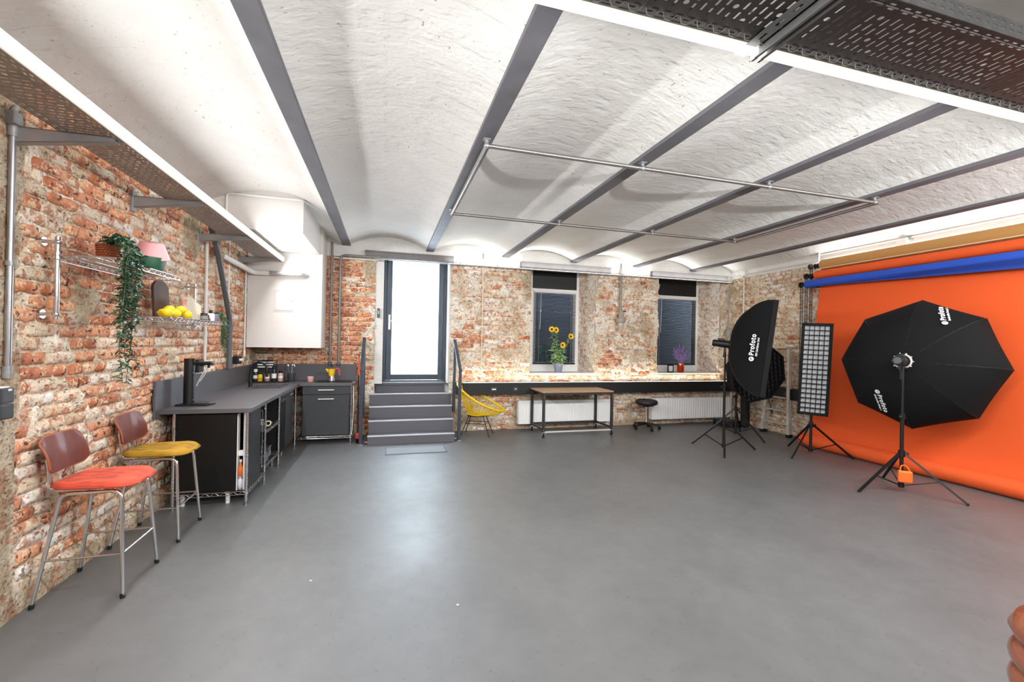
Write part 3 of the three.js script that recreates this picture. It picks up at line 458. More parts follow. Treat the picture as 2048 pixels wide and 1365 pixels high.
function trailing(strands, size, step) {         // leaves on hanging stems: [[points], ...]
  const lf = [], st = [];
  for (const pts of strands) { const c = new THREE.CatmullRomCurve3(pts.map((p) => V(...p))); st.push(new THREE.TubeGeometry(c, 24, 0.0018, 5)); const n = Math.floor(c.getLength() / step); for (let k = 0; k <= n; k++) { const p = c.getPointAt(k / n), a = rr(0, 2 * PI); lf.push([[p.x + rr(-0.01, 0.01), p.y, p.z + rr(-0.01, 0.01)], [Math.cos(a), rr(-0.9, 0.35), Math.sin(a)], rr(-0.6, 0.6), rr(0.7, 1.25)]); } }
  return [leaves(lf, size), st];
}
const leafMat = (c) => new THREE.MeshStandardMaterial({ color: C(c), roughness: 0.5, side: THREE.DoubleSide });
function plantPot(t, r0, r1, h, m) { return mesh('pot', lathe([[0, 0], [r0, 0], [r1, h], [r1 - 0.006, h], [r1 - 0.008, h - 0.012], [0, h - 0.012]]), m, t); }
{
  const y = 1.951, t = thing('potted_plant', 'trailing ivy in a woven terracotta pot on the upper wire shelf', 'plant', [-1.665, y, -3.30]);
  const pot = plantPot(t, 0.046, 0.054, 0.105, std('#9a4d2b', 0.85)); stuff(mesh('weave', Array.from({ length: 7 }, (_, k) => { const y = 0.012 + k * 0.0145; return Array.from({ length: 20 }, (_, j) => ball(0.0085, (0.047 + 0.008 * y / 0.105) * Math.cos((j + (k % 2) / 2) * PI / 10), y, (0.047 + 0.008 * y / 0.105) * Math.sin((j + (k % 2) / 2) * PI / 10), 1, 0.75, 1, 6)); }).flat(), std('#a35a34', 0.85), pot));
  const S = []; for (let k = 0; k < 15; k++) { const a = rr(0.0, 0.20), b = rr(0.04, 0.27), L = k < 9 ? rr(0.30, 0.55) : rr(0.6, 0.86); S.push([[rr(-0.02, 0.03), 0.10, rr(-0.03, 0.02)], [0.06 + a * 0.2, 0.145 + rr(-0.02, 0.02), b * 0.4], [0.15 + a * 0.25, 0.07, b * 0.8], [0.165 + a * 0.2, -0.10, b + rr(-0.03, 0.03)], [0.16 + a * 0.2, -L * 0.6, b + rr(-0.05, 0.05)], [0.155 + a * 0.2 + rr(-0.03, 0.03), -L + 0.1, b + rr(-0.06, 0.05)]]); }
  for (let k = 0; k < 8; k++) { const a = rr(0, 2 * PI); S.push([[0, 0.1, 0], [0.03 * Math.cos(a), 0.13, 0.03 * Math.sin(a)], [0.07 * Math.cos(a), 0.14 + rr(-0.01, 0.02), 0.07 * Math.sin(a)]]); }
  const [lf, st] = trailing(S, 0.034, 0.013); stuff(mesh('foliage', lf, leafMat('#24482f'), t)); mesh('stems', st, std('#4c5a33', 0.7), t);
}
{
  let t = thing('bowl', 'dark green bowl on the upper wire shelf under the pink one', 'bowl', [-1.645, 1.951, -3.74]); mesh('shell', lathe([[0, 0], [0.06, 0], [0.082, 0.02], [0.092, 0.06], [0.095, 0.105], [0.09, 0.105], [0.086, 0.06], [0.07, 0.015], [0, 0.01]], 32), M.green, t);
  t = thing('bowl', 'pink bowl lying tilted upside down on the green bowl', 'bowl', [-1.645, 2.062, -3.77]); const s = mesh('shell', lathe([[0, 0.105], [0.055, 0.105], [0.066, 0.098], [0.106, 0.0], [0.112, -0.002], [0.111, 0.004], [0.07, 0.106], [0.055, 0.113], [0, 0.113]], 32).rotateX(0.22).rotateZ(-0.13), M.pink, t);
}
{ // lower tier
  const y = 1.646; let t;
  const lemonShape = lathe([[0, -0.043], [0.006, -0.040], [0.012, -0.034], [0.026, -0.022], [0.0335, 0], [0.026, 0.022], [0.012, 0.033], [0.007, 0.039], [0, 0.042]], 18);
  const L = [['lemon at the left end of the heap, nearest the ivy', -1.605, 0.032, -3.93, 1.4, 0.4], ['lemon lying low in the middle of the heap', -1.585, 0.031, -4.025, 1.5, 1.2], ['lemon resting on top of the heap toward the wall', -1.640, 0.062, -4.06, 1.35, 0.8], ['lemon resting on top of the heap toward the room', -1.585, 0.064, -4.11, 1.5, 0.2], ['lemon lying low at the right end of the heap beside the glass carafe', -1.575, 0.030, -4.20, 1.45, 0.9], ['lemon lying low at the back of the heap against the dark board', -1.665, 0.032, -4.01, 1.5, 0.1]];
  for (const [lab, x, h, z, a, b] of L) { t = thing('lemon', lab, 'lemon', [x, y + h, z], b, 'lemons on the lower wire shelf'); mesh('peel', lemonShape.clone().rotateZ(a), M.lemon, t); mesh('stem_end', ball(0.004, Math.sin(a) * -0.041, Math.cos(a) * 0.041, 0), std('#9a8b1e', 0.7), t); }
  const arch = (w, h, r) => { const p = [[-w / 2, 0], [w / 2, 0]]; for (let k = 0; k <= 12; k++) { const a = k * PI / 12; p.push([w / 2 * Math.cos(a), h - r + r * Math.sin(a)]); } return p; };
  t = thing('cutting_board', 'dark walnut cutting board with a rounded top leaning on the wall', 'board', [-1.755, y, -4.19], PI / 2 - 0.25); mesh('board', metric(extrude(arch(0.155, 0.30, 0.07), 0.016, 0.003).rotateX(-0.08), 4), std('#5c4638', 0.55, 0, { map: grainTex }), t);
  t = thing('carafe', 'pinkish striped glass carafe beside the lemons', 'carafe', [-1.645, y, -4.32]); mesh('body', lathe([[0, 0], [0.05, 0], [0.054, 0.02], [0.05, 0.07], [0.026, 0.1], [0.022, 0.125], [0.034, 0.165], [0.031, 0.165], [0.019, 0.126], [0, 0.12]], 24), new THREE.MeshPhysicalMaterial({ color: C('#eec6b4'), roughness: 0.15, transmission: 0.5, thickness: 0 }), t); mesh('band', lathe([[0.0545, 0.022], [0.053, 0.045]], 24), std('#c7a6ae', 0.5), t);
  t = thing('cutting_board', 'tall pale cream board leaning upright behind the small jars', 'board', [-1.70, y, -4.50], PI / 2 - 0.35); mesh('board', metric(extrude([[-0.085, 0], [0.085, 0], [0.082, 0.08], [0.06, 0.185], [0.05, 0.192], [-0.05, 0.192], [-0.06, 0.185], [-0.082, 0.08]], 0.03, 0.004).rotateX(-0.05), 4), std('#eadfc8', 0.6, 0, { map: grainTex }), t);
  t = thing('cutting_board', 'short white board leaning beside the cream board', 'board', [-1.69, y, -4.66], PI / 2 - 0.35); mesh('board', extrude(arch(0.10, 0.16, 0.05), 0.022, 0.003).rotateX(-0.05), M.cream, t);
  t = thing('jar', 'small dark jar with a pale label on the lower wire shelf', 'jar', [-1.60, y, -4.62]); mesh('jar_body', lathe([[0, 0], [0.028, 0], [0.03, 0.004], [0.03, 0.05], [0.026, 0.054]], 20), M.front, t); mesh('lid', lathe([[0, 0.068], [0.028, 0.068], [0.028, 0.052]], 20), M.black, t); mesh('paper_label', lathe([[0.0305, 0.012], [0.0305, 0.042]], 20), std('#8d8f86', 0.7), t);
  t = thing('pepper_mill', 'small dark red pepper mill on the lower wire shelf', 'pepper mill', [-1.60, y, -4.71]); mesh('mill_body', lathe([[0, 0], [0.02, 0], [0.022, 0.01], [0.013, 0.032], [0.009, 0.038]], 16), std('#5c1f1c', 0.4), t); mesh('mill_head', ball(0.012, 0, 0.046, 0), std('#3a1a18', 0.4), t);
  t = thing('soap_bottle', 'white bottle with a black cap on the lower wire shelf', 'bottle', [-1.605, y, -4.79]); mesh('bottle_body', rbox(0.055, 0.075, 0.05, 0.01, 0, 0.038, 0), M.white, t); mesh('cap', [rod([0, 0.074, 0], [0, 0.082, 0], 0.009), rod([0, 0.08, 0], [0, 0.105, 0], 0.014)], M.black, t);
  t = thing('potted_plant', 'small trailing plant in a purple-grey pot at the end of the lower wire shelf', 'plant', [-1.605, y, -4.885]); plantPot(t, 0.033, 0.04, 0.075, std('#8d8599', 0.7));
  const S = []; for (let k = 0; k < 13; k++) { const b = rr(-0.15, -0.015), L = rr(0.15, 0.36); S.push([[rr(-0.02, 0.02), 0.075, rr(-0.02, 0.02)], [rr(0.01, 0.03), 0.095, b * 0.6], [rr(0.03, 0.07), 0.02, b], [rr(0.03, 0.08), -L * 0.5, b + rr(-0.02, 0.02)], [rr(0.03, 0.08), -L, b + rr(-0.03, 0.03)]]); }
  const [lf, st] = trailing(S, 0.022, 0.011); stuff(mesh('foliage', lf, leafMat('#2f6238'), t)); mesh('stems', st, std('#4c5a33', 0.7), t);
}
// ---------------------------------------------------------------- bar stools
function barStool(label, at, turn, seatMat) {    // faces +x
  const t = thing('bar_stool', label, 'stool', at, turn, 'bar stools along the left wall');
  const foot = { fl: [0.205, 0, -0.205], fr: [0.205, 0, 0.205], rl: [-0.205, 0, -0.205], rr: [-0.205, 0, 0.205] }, r = 0.0105;
  for (const s of [-1, 1]) {
    const z0 = 0.205 * s, z1 = 0.15 * s; mesh('side_frame', bent([[-0.205, 0.012, z0], [-0.115, 0.60, z1], [0.165, 0.60, z1], [0.205, 0.012, z0]], r, 0.05, 10), M.chrome, t);
    mesh('back_tube', bent([[0.0, 0.611, z1 * 0.62], [-0.19, 0.605, z1 * 0.62], [-0.222, 0.87, z1 * 0.62]], r, 0.035, 10), M.chrome, t);
    for (const x of [-0.205, 0.205]) mesh('foot_cap', rod([x, 0, z0], [x * 0.985, 0.025, z0 * 0.99], 0.0125), M.rubber, t);
    mesh('stretcher', rod([-0.169, 0.245, 0.185 * s], [0.187, 0.245, 0.185 * s], 0.0065), M.chrome, t);
  }
  mesh('footrest', rod([0.187, 0.245, -0.185], [0.187, 0.245, 0.185], 0.0075), M.chrome, t);
  const seat = sheet(20, 20, (u, v) => { // rounded cushion, wider in front
    const a = u * 2 * PI, rad = v < 0.5 ? v * 2 : 2 - v * 2, top = v < 0.5, se = 0.55, ca = Math.cos(a), sa = Math.sin(a), x = Math.sign(ca) * Math.abs(ca) ** se, z = Math.sign(sa) * Math.abs(sa) ** se;
    const wx = 0.222 * rad, wz = (0.185 + 0.022 * x) * rad, edge = Math.sqrt(Math.max(0, 1 - rad ** 6));
    return [x * wx + 0.015, 0.633 + (top ? 0.026 * edge + 0.018 * Math.max(0, -x) * rad * 0 + 0.012 * (rad * z) ** 2 : -0.018 * edge) - 0.02 * Math.max(0, x * rad - 0.6), -z * wz]; });
  mesh('seat', metric(seat, 2.2), seatMat, t);
  const br = sheet(14, 10, (u, v) => { const a = (u - 0.5) * 1.15; const ed = Math.min(1, 7 * Math.min(u, 1 - u)); return [-0.196 + 0.32 * (1 - Math.cos(a * 0.9)) * 0.5 + 0.012 * Math.sin(v * PI) - 0.05 * (v - 0.5), 0.815 + (v - 0.5) * 0.20 * (0.72 + 0.28 * Math.sqrt(ed)), -(u - 0.5) * 0.345]; });
  const ply = br.clone(), p = ply.attributes.position; const back = br.clone(); for (let i = 0; i < p.count; i++) back.attributes.position.setX(i, p.getX(i) - 0.012); const ix = Array.from(back.index.array); for (let i = 0; i < ix.length; i += 3) [ix[i], ix[i + 1]] = [ix[i + 1], ix[i]]; back.setIndex(ix); back.computeVertexNormals();
  const rim = []; const P = (k) => V(p.getX(k), p.getY(k), p.getZ(k)); for (let i = 0; i < 14; i++) for (const j of [0, 10]) { const a = P(j * 15 + i), b = P(j * 15 + i + 1); rim.push(rod([a.x - 0.006, a.y, a.z], [b.x - 0.006, b.y, b.z], 0.0065, 0.0065, 6)); } for (let j = 0; j < 10; j++) for (const i of [0, 14]) { const a = P(j * 15 + i), b = P((j + 1) * 15 + i); rim.push(rod([a.x - 0.006, a.y, a.z], [b.x - 0.006, b.y, b.z], 0.0065, 0.0065, 6)); }
  const k = mesh('backrest', [metric(ply, 2.5), metric(back, 2.5)], new THREE.MeshPhysicalMaterial({ color: C('#7d3a2b'), roughness: 0.62, clearcoat: 0.08, map: grainTex, side: THREE.DoubleSide }), t); mesh('plywood_edge', rim, std('#a0532f', 0.5), k);
  return t;
}
barStool('bar stool with a coral red velvet seat, nearest the camera', [-1.625, 0, -3.215], 0.02, new THREE.MeshPhysicalMaterial({ color: C('#e2553a'), roughness: 0.75, map: velvetTex, sheen: 0.7, sheenColor: C('#ffb79a'), sheenRoughness: 0.4 }));
barStool('bar stool with a mustard yellow velvet seat, beside the black cabinet', [-1.632, 0, -3.93], 0.02, new THREE.MeshPhysicalMaterial({ color: C('#b98a12'), roughness: 0.75, map: velvetTex, sheen: 0.6, sheenColor: C('#f3d56a'), sheenRoughness: 0.4 }));

// ---------------------------------------------------------------- kitchen corner
{
  const t = thing('worktop', 'dark grey L-shaped worktop with an inset sink opening', 'worktop', [-1.85, 0.83, -4.40]);
  const sink = [[0.22, 1.68], [0.58, 1.68], [0.58, 2.08], [0.22, 2.08]];
  mesh('slab', metric(extrude([[0, 0], [0.675, 0], [0.70, 0.02], [0.70, 2.31], [1.395, 2.31], [1.415, 2.33], [1.415, 2.88], [0, 2.88]], 0.034, 0.003, [sink]).rotateX(-PI / 2).translate(0, 0.003, 0), 1), M.laminate, t);
  const s = thing('sink', 'black sink bowl set into the worktop', 'sink', [-1.45, 0.868, -6.28]);
  mesh('bowl', [span(-0.185, 0.185, -0.16, -0.155, -0.205, 0.205), span(-0.185, -0.18, -0.16, 0, -0.205, 0.205), span(0.18, 0.185, -0.16, 0, -0.205, 0.205), span(-0.185, 0.185, -0.16, 0, -0.205, -0.2), span(-0.185, 0.185, -0.16, 0, 0.2, 0.205)], M.front, s);
  mesh('rim', [span(-0.20, 0.20, 0, 0.004, -0.225, -0.2), span(-0.20, 0.20, 0, 0.004, 0.2, 0.225), span(-0.2, -0.18, 0, 0.004, -0.2, 0.2), span(0.18, 0.2, 0, 0.004, -0.2, 0.2)], M.darkGrey, s); mesh('drain', rod([0, -0.155, 0], [0, -0.15, 0], 0.035), M.steel, s); mesh('steel_edge', span(-0.185, 0.185, 0.0, 0.008, -0.206, -0.2), M.chrome, s);
}
tag(mesh('splashback', metric(span(-1.855, -1.838, 0.80, 1.115, -7.28, -4.33, 0.002), 1), M.laminate, scene), 'long dark grey splashback panel along the left brick wall', 'splashback', 'grey splashbacks behind the worktop');
tag(mesh('splashback', metric(span(-1.845, -0.44, 0.868, 1.115, -7.285, -7.268, 0.002), 1), M.laminate, scene), 'short dark grey splashback panel behind the pink cup and coffee pot', 'splashback', 'grey splashbacks behind the worktop');
function rackPost(parent, x, z, h) { const p = mesh('post', [rod([x, 0.03, z], [x, h, z], 0.0125, 0.0125, 12)], M.chrome, parent); stuff(mesh('groove', Array.from({ length: Math.floor(h / 0.0254) - 1 }, (_, k) => rod([x, 0.05 + k * 0.0254, z], [x, 0.054 + k * 0.0254, z], 0.0131, 0.0131, 10)), M.steel, p)); mesh('levelling_foot', [rod([x, 0.0, z], [x, 0.012, z], 0.018), rod([x, 0.01, z], [x, 0.04, z], 0.006)], M.steel, p); return p; }
{
  const t = thing('wire_rack', 'chrome post wire rack carrying the long arm of the worktop', 'rack', [-1.18, 0, -4.43]);
  for (const z of [0, -0.60, -1.21, -2.16]) { rackPost(t, 0, z, 0.83); rackPost(t, -0.56, z, 0.83); }
  wireShelf(t, -0.57, 0.01, 0.008, -0.60, 0.125, 0.05); wireShelf(t, -0.57, 0.01, -0.6, -1.21, 0.19, 0.035); wireShelf(t, -0.57, 0.01, -0.6, -1.21, 0.545, 0.035);
  const b = thing('wire_rack', 'chrome post wire rack carrying the short arm of the worktop by the stairs', 'rack', [-0.47, 0, -6.72]);
  rackPost(b, 0, 0, 0.83); rackPost(b, 0, -0.5, 0.83); rackPost(b, -0.68, -0.5, 0.83); wireShelf(b, -0.70, 0.01, 0.01, -0.52, 0.115, 0.05);
  mesh('side_cable', tube([[0.03, 0.83, 0.0], [0.035, 0.5, 0.01], [0.02, 0.22, -0.02], [0.012, 0.12, 0.0]], 0.006, 24), M.whitePlastic, b);
}
{
  let t = thing('fridge', 'black fridge closing the near end of the worktop, behind the yellow stool', 'fridge', [-1.50, 0.13, -4.72]);
  mesh('body', span(-0.235, 0.225, -0.01, 0.685, -0.25, 0.265, 0.004), M.blackGloss, t); mesh('fridge_door', span(0.262, 0.30, -0.11, 0.69, -0.24, 0.16, 0.006), M.black, t); mesh('door_hinge', [span(0.22, 0.27, 0.66, 0.685, -0.1, 0.0), span(0.22, 0.27, -0.01, 0.01, -0.1, 0.0)], M.steel, t); mesh('white_gasket', [span(0.232, 0.238, -0.005, 0.68, 0.20, 0.262), span(0.282, 0.290, -0.005, 0.69, 0.225, 0.255)], M.whitePlastic, t); mesh('door_shelf', span(0.238, 0.282, 0.30, 0.345, 0.2, 0.25, 0.004), M.whitePlastic, t); mesh('front_foot', rod([0.15, -0.13, 0.2], [0.15, -0.01, 0.2], 0.018), M.whitePlastic, t); mesh('front_foot', rod([-0.2, -0.13, 0.2], [-0.2, -0.01, 0.2], 0.018), M.whitePlastic, t); mesh('front_foot', rod([-0.2, -0.13, -0.2], [-0.2, -0.01, -0.2], 0.018), M.whitePlastic, t);
  t = thing('bottle', 'orange bottle standing in the gap beside the black fridge', 'bottle', [-1.241, 0.25, -4.48]); mesh('bottle_body', lathe([[0, 0], [0.02, 0], [0.021, 0.07], [0.008, 0.10], [0.008, 0.13], [0, 0.13]], 16), std('#e0702a', 0.4), t); mesh('bottle_cap', rod([0, 0.125, 0], [0, 0.145, 0], 0.010), std('#dcd6e6', 0.5), t);
  t = thing('bag', 'small white plastic bag below the orange bottle', 'bag', [-1.241, 0.128, -4.48]); mesh('bag_body', [ball(0.045, 0, 0.05, 0, 0.48, 1.2, 0.6), rod([0, 0.09, 0], [0, 0.12, 0], 0.008, 0.015)], std('#d5cfe0', 0.5), t);
  t = thing('dishwasher', 'black dishwasher front under the sink, between two chrome posts', 'appliance', [-1.46, 0.10, -5.86]);
  mesh('body', span(-0.24, 0.25, 0, 0.71, -0.205, 0.20, 0.003), M.black, t); mesh('control_strip', span(0.25, 0.272, 0.60, 0.71, -0.205, 0.2, 0.004), M.blackGloss, t); mesh('appliance_door', span(0.25, 0.268, 0.03, 0.59, -0.205, 0.2, 0.004), M.blackGloss, t); for (const z of [0.1, 0.0, -0.1]) mesh('knob', rod([0.27, 0.655, z], [0.29, 0.655, z], 0.016), M.steel, t); mesh('foot', rod([0.2, -0.1, -0.15], [0.2, 0, -0.15], 0.015), M.steel, t); mesh('foot', rod([0.2, -0.1, 0.15], [0.2, 0, 0.15], 0.015), M.steel, t);
  t = thing('sink_cabinet', 'narrow charcoal cabinet door in the inner corner of the worktop', 'cabinet', [-1.46, 0.10, -6.33]); mesh('carcass', span(-0.24, 0.24, 0, 0.56, -0.22, 0.22), M.front, t); mesh('cabinet_door', span(0.24, 0.262, 0.02, 0.715, -0.225, 0.22, 0.003), M.front, t); mesh('handle', span(0.275, 0.285, 0.66, 0.672, -0.1, 0.06), M.alu, t); mesh('cabinet_foot', rod([0.2, -0.1, 0.15], [0.2, 0, 0.15], 0.015), M.steel, t); mesh('cabinet_foot', rod([-0.2, -0.1, -0.15], [-0.2, 0, -0.15], 0.015), M.steel, t);
  t = thing('base_cabinet', 'charcoal base cabinet with one drawer and one door under the hob', 'cabinet', [-0.805, 0.125, -6.74]);
  mesh('carcass', span(-0.31, 0.31, 0.0, 0.70, -0.5, 0, 0.002), M.front, t); const d = mesh('drawer', span(-0.308, 0.308, 0.585, 0.70, 0, 0.02, 0.003), M.front, t); mesh('handle', [span(-0.105, 0.105, 0.645, 0.657, 0.035, 0.046, 0.003), span(-0.095, -0.085, 0.647, 0.655, 0.018, 0.037), span(0.085, 0.095, 0.647, 0.655, 0.018, 0.037)], M.whitePlastic, d);
  const o = mesh('door', span(-0.308, 0.308, 0.005, 0.575, 0, 0.02, 0.003), M.front, t); mesh('handle', [span(-0.105, 0.105, 0.517, 0.529, 0.035, 0.046, 0.003), span(-0.095, -0.085, 0.519, 0.527, 0.018, 0.037), span(0.085, 0.095, 0.519, 0.527, 0.018, 0.037)], M.whitePlastic, o);
  t = thing('wire_basket', 'narrow chrome wire basket hanging beside the fridge front', 'basket', [-1.17, 0.2, -5.0]); const wb = []; for (const z of [0.0, 0.11]) wb.push(bent([[0, 0, z], [0, 0.58, z], [-0.1, 0.6, z]], 0.003, 0.02, 6)); for (const y of [0.0, 0.1, 0.25, 0.36]) wb.push(rod([0, y, 0], [0, y, 0.11], 0.0025), rod([0, y, 0], [-0.25, y, 0], 0.0025)); mesh('wires', wb, M.chrome, t);
}
{ // crockery in the open rack
  let t = thing('jug', 'cream ceramic jug on the middle shelf of the open rack', 'jug', [-1.25, 0.548, -5.14]); mesh('jug_body', lathe([[0, 0], [0.05, 0], [0.062, 0.03], [0.055, 0.075], [0.05, 0.09], [0.046, 0.09], [0.05, 0.07], [0, 0.02]], 24), M.cream, t); mesh('jug_handle', tube([[0.05, 0.075, 0], [0.095, 0.07, 0], [0.09, 0.035, 0], [0.058, 0.025, 0]], 0.007, 16), M.cream, t);
  t = thing('canister', 'dark canister with a metal lid on the middle rack shelf beside the jug', 'canister', [-1.22, 0.548, -5.03]); mesh('canister_body', rod([0, 0, 0], [0, 0.06, 0], 0.042), M.front, t); mesh('lid', [rod([0, 0.06, 0], [0, 0.085, 0], 0.044), rod([0, 0.085, 0], [0, 0.095, 0], 0.03)], M.steel, t);
  for (const [k, x, z, s, lab] of [[0, -1.26, -5.16, 1, 'glass storage box at the near end of the lowest rack shelf'], [1, -1.30, -5.38, 1.15, 'glass storage box at the far end of the lowest rack shelf']]) { t = thing('storage_box', lab, 'box', [x, 0.193, z], 0, 'glass boxes in the open rack'); mesh('box_body', [span(-0.07 * s, 0.07 * s, 0, 0.004, -0.08 * s, 0.08 * s), span(-0.07 * s, -0.066 * s, 0, 0.09, -0.08 * s, 0.08 * s), span(0.066 * s, 0.07 * s, 0, 0.09, -0.08 * s, 0.08 * s), span(-0.07 * s, 0.07 * s, 0, 0.09, 0.076 * s, 0.08 * s), span(-0.07 * s, 0.07 * s, 0, 0.09, -0.08 * s, -0.076 * s)], new THREE.MeshPhysicalMaterial({ color: C('#b9c4ca'), roughness: 0.1, transmission: 0.7, thickness: 0 }), t); mesh('lid', span(-0.075 * s, 0.075 * s, 0.088, 0.105, -0.085 * s, 0.085 * s, 0.006), M.front, t); mesh('lid_clip', [span(0.07 * s, 0.08 * s, 0.06, 0.1, -0.03, 0.03, 0.003)], M.steel, t); }
  t = thing('mug', 'small white mug at the back of the middle rack shelf', 'mug', [-1.40, 0.548, -5.36]); mesh('mug_body', lathe([[0, 0], [0.035, 0], [0.038, 0.08], [0.035, 0.08], [0.032, 0.01], [0, 0.008]], 20), M.white, t); mesh('mug_handle', tube([[0.036, 0.065, 0], [0.06, 0.06, 0], [0.06, 0.03, 0], [0.036, 0.02, 0]], 0.005, 14), M.white, t);
}
{ // on the worktop
  const y = 0.8665; let t = thing('water_dispenser', 'black column water dispenser with an arm and drip tray on the near worktop', 'dispenser', [-1.70, y, -4.68], -0.1);
  mesh('base_plate', rbox(0.27, 0.018, 0.17, 0.008, 0.03, 0.009, 0), M.black, t); mesh('drip_tray', rbox(0.15, 0.014, 0.13, 0.006, 0.10, 0.024, 0), M.front, t); mesh('column', [rod([-0.03, 0.015, 0], [-0.03, 0.43, 0], 0.042, 0.042, 28)], M.black, t); mesh('arm', [rbox(0.13, 0.026, 0.03, 0.008, 0.06, 0.385, 0), rbox(0.075, 0.034, 0.06, 0.014, 0.13, 0.388, 0)], M.black, t); mesh('spout', rod([0.13, 0.345, 0], [0.13, 0.375, 0], 0.011), M.black, t); mesh('button', [rod([0.008, 0.30, 0.018], [0.016, 0.30, 0.02], 0.006), rod([0.012, 0.05, 0.01], [0.014, 0.05, 0.012], 0.004)], M.steel, t);
  t = thing('wall_socket', 'black double socket on the left wall behind the dispenser arm', 'socket', [-1.85, 1.20, -5.18]); mesh('socket_body', rbox(0.045, 0.13, 0.14, 0.01, 0.02, 0, 0), M.black, t); mesh('plug', [rod([0.03, 0.02, 0.03], [0.075, 0.02, 0.03], 0.02), rod([0.03, 0.02, -0.035], [0.07, 0.02, -0.035], 0.02)], M.black, t); mesh('cable', [tube([[0.075, 0.02, 0.03], [0.10, -0.01, 0.04], [0.05, -0.12, 0.05], [0.02, -0.2, 0.05]], 0.005, 24), tube([[0.07, 0.02, -0.035], [0.09, -0.03, -0.03], [0.03, -0.16, 0.0]], 0.005, 24)], M.whitePlastic, t);
  t = thing('wall_socket', 'black socket box in the corner below the white boxing', 'socket', [-1.83, 1.21, -6.35]); mesh('socket_body', rbox(0.06, 0.10, 0.16, 0.01, 0.01, 0, 0), M.black, t); mesh('plug', rod([0.03, 0, 0.02], [0.08, 0, 0.02], 0.02), M.whitePlastic, t);
  t = thing('faucet', 'black high-arc kitchen faucet at the sink', 'faucet', [-1.655, y, -6.30]); mesh('spout', tube([[0, 0.0, 0], [0, 0.20, 0], [0.03, 0.285, 0.0], [0.10, 0.32, 0], [0.165, 0.285, 0], [0.185, 0.22, 0], [0.187, 0.17, 0]], 0.015, 40, 12), M.black, t); mesh('base', [rod([0, 0, 0], [0, 0.06, 0], 0.023, 0.018)], M.black, t); mesh('lever', bar([0, 0.05, 0.02], [0.0, 0.09, 0.09], 0.014, 0.008), M.black, t); mesh('spray_head', rod([0.187, 0.13, 0], [0.187, 0.18, 0], 0.016), M.black, t);
  t = thing('jar_carousel', 'black rack of spice jars and bottles in the corner behind the faucet', 'rack', [-1.60, y, -6.92]); mesh('tray', [span(-0.20, 0.24, 0, 0.02, -0.1, 0.1, 0.006), span(-0.2, 0.24, 0.06, 0.066, -0.1, -0.095), span(-0.2, 0.24, 0.06, 0.066, 0.095, 0.1), rod([-0.195, 0, 0.095], [-0.195, 0.23, 0.095], 0.004), rod([0.235, 0, 0.095], [0.235, 0.23, 0.095], 0.004)], M.black, t);
  const spots = [[-0.15, 0.02, '#2a2622', 0.17, 'dark spice jar with a white cap at the left of the black rack'], [-0.09, 0.04, '#d8b21c', 0.13, 'jar with a yellow label in the black rack'], [0.0, 0.035, '#b07a58', 0.14, 'jar of copper-brown spice in the middle of the black rack'], [0.085, 0.03, '#26282a', 0.22, 'tall dark bottle in the black rack'], [0.17, 0.035, '#d59a86', 0.15, 'jar of pinkish spice at the right of the black rack']];
  for (const [x, z, c, h, lab] of spots) { const j = thing('spice_jar', lab, 'jar', [-1.60 + x, y + 0.021, -6.92 + z], 0, 'jars in the black corner rack'); mesh('glass_body', lathe([[0, 0], [0.03, 0], [0.032, 0.006], [0.032, h * 0.7], [0.018, h * 0.8], [0, h * 0.8]], 18), std(c, 0.25), j); mesh('cap', rod([0, h * 0.78, 0], [0, h, 0], 0.025), c === '#2a2622' ? M.whitePlastic : M.black, j); mesh('paper_label', lathe([[0.0325, h * 0.2], [0.0325, h * 0.5]], 18), c === '#d8b21c' ? M.yellow : M.whitePlastic, j); }
  t = thing('tea_towel', 'black and white striped tea towel bundled over the rack in the corner', 'towel', [-1.66, y + 0.19, -7.03]); for (let k = 0; k < 7; k++) mesh('stripe', sheet(10, 2, (u, v) => [(u - 0.5) * 0.20, k * 0.017 + v * 0.017, 0.02 * Math.sin(u * 9 + k * 0.2) + 0.01 * Math.sin(k)]), std(k % 2 ? '#e6e4de' : '#151515', 0.9, 0, { side: THREE.DoubleSide }), t); mesh('hanging_bar', [rod([-0.15, 0.12, 0], [0.15, 0.12, 0], 0.005), rod([-0.15, -0.19, 0], [-0.15, 0.12, 0], 0.005), rod([0.15, -0.19, 0], [0.15, 0.12, 0], 0.005)], M.black, t);
  t = thing('utensil_pot', 'dark pot with utensils at the right of the spice rack', 'pot', [-1.31, y, -6.98]); mesh('pot_body', lathe([[0, 0], [0.045, 0], [0.05, 0.13], [0.046, 0.13], [0.04, 0.01], [0, 0.01]], 20), M.front, t); for (const [a, b] of [[0.02, 0.03], [-0.02, 0.02], [0.0, -0.03]]) mesh('utensil', [rod([a * 0.5, 0.02, b * 0.5], [a * 2, 0.22, b * 1.5], 0.004), ball(0.018, a * 2.1, 0.235, b * 1.55, 1, 1.4, 0.4)], M.steel, t);
  t = thing('hob', 'black glass induction hob on the short arm of the worktop', 'hob', [-0.72, y, -6.96]); mesh('glass_plate', rbox(0.50, 0.007, 0.36, 0.003, 0, 0.0035, 0), M.blackGloss, t); mesh('trim', [span(-0.252, -0.248, 0, 0.008, -0.18, 0.18), span(0.248, 0.252, 0, 0.008, -0.18, 0.18)], M.steel, t);
  t = thing('cup', 'small pink handleless cup on the worktop', 'cup', [-1.045, y, -6.93]); mesh('cup_body', lathe([[0, 0], [0.03, 0], [0.036, 0.012], [0.041, 0.05], [0.044, 0.078], [0.040, 0.078], [0.036, 0.05], [0.03, 0.012], [0, 0.01]], 24), std('#cf9c92', 0.6), t); mesh('rim', new THREE.TorusGeometry(0.042, 0.0025, 6, 24).rotateX(PI / 2).translate(0, 0.078, 0), std('#ead2c8', 0.5), t);
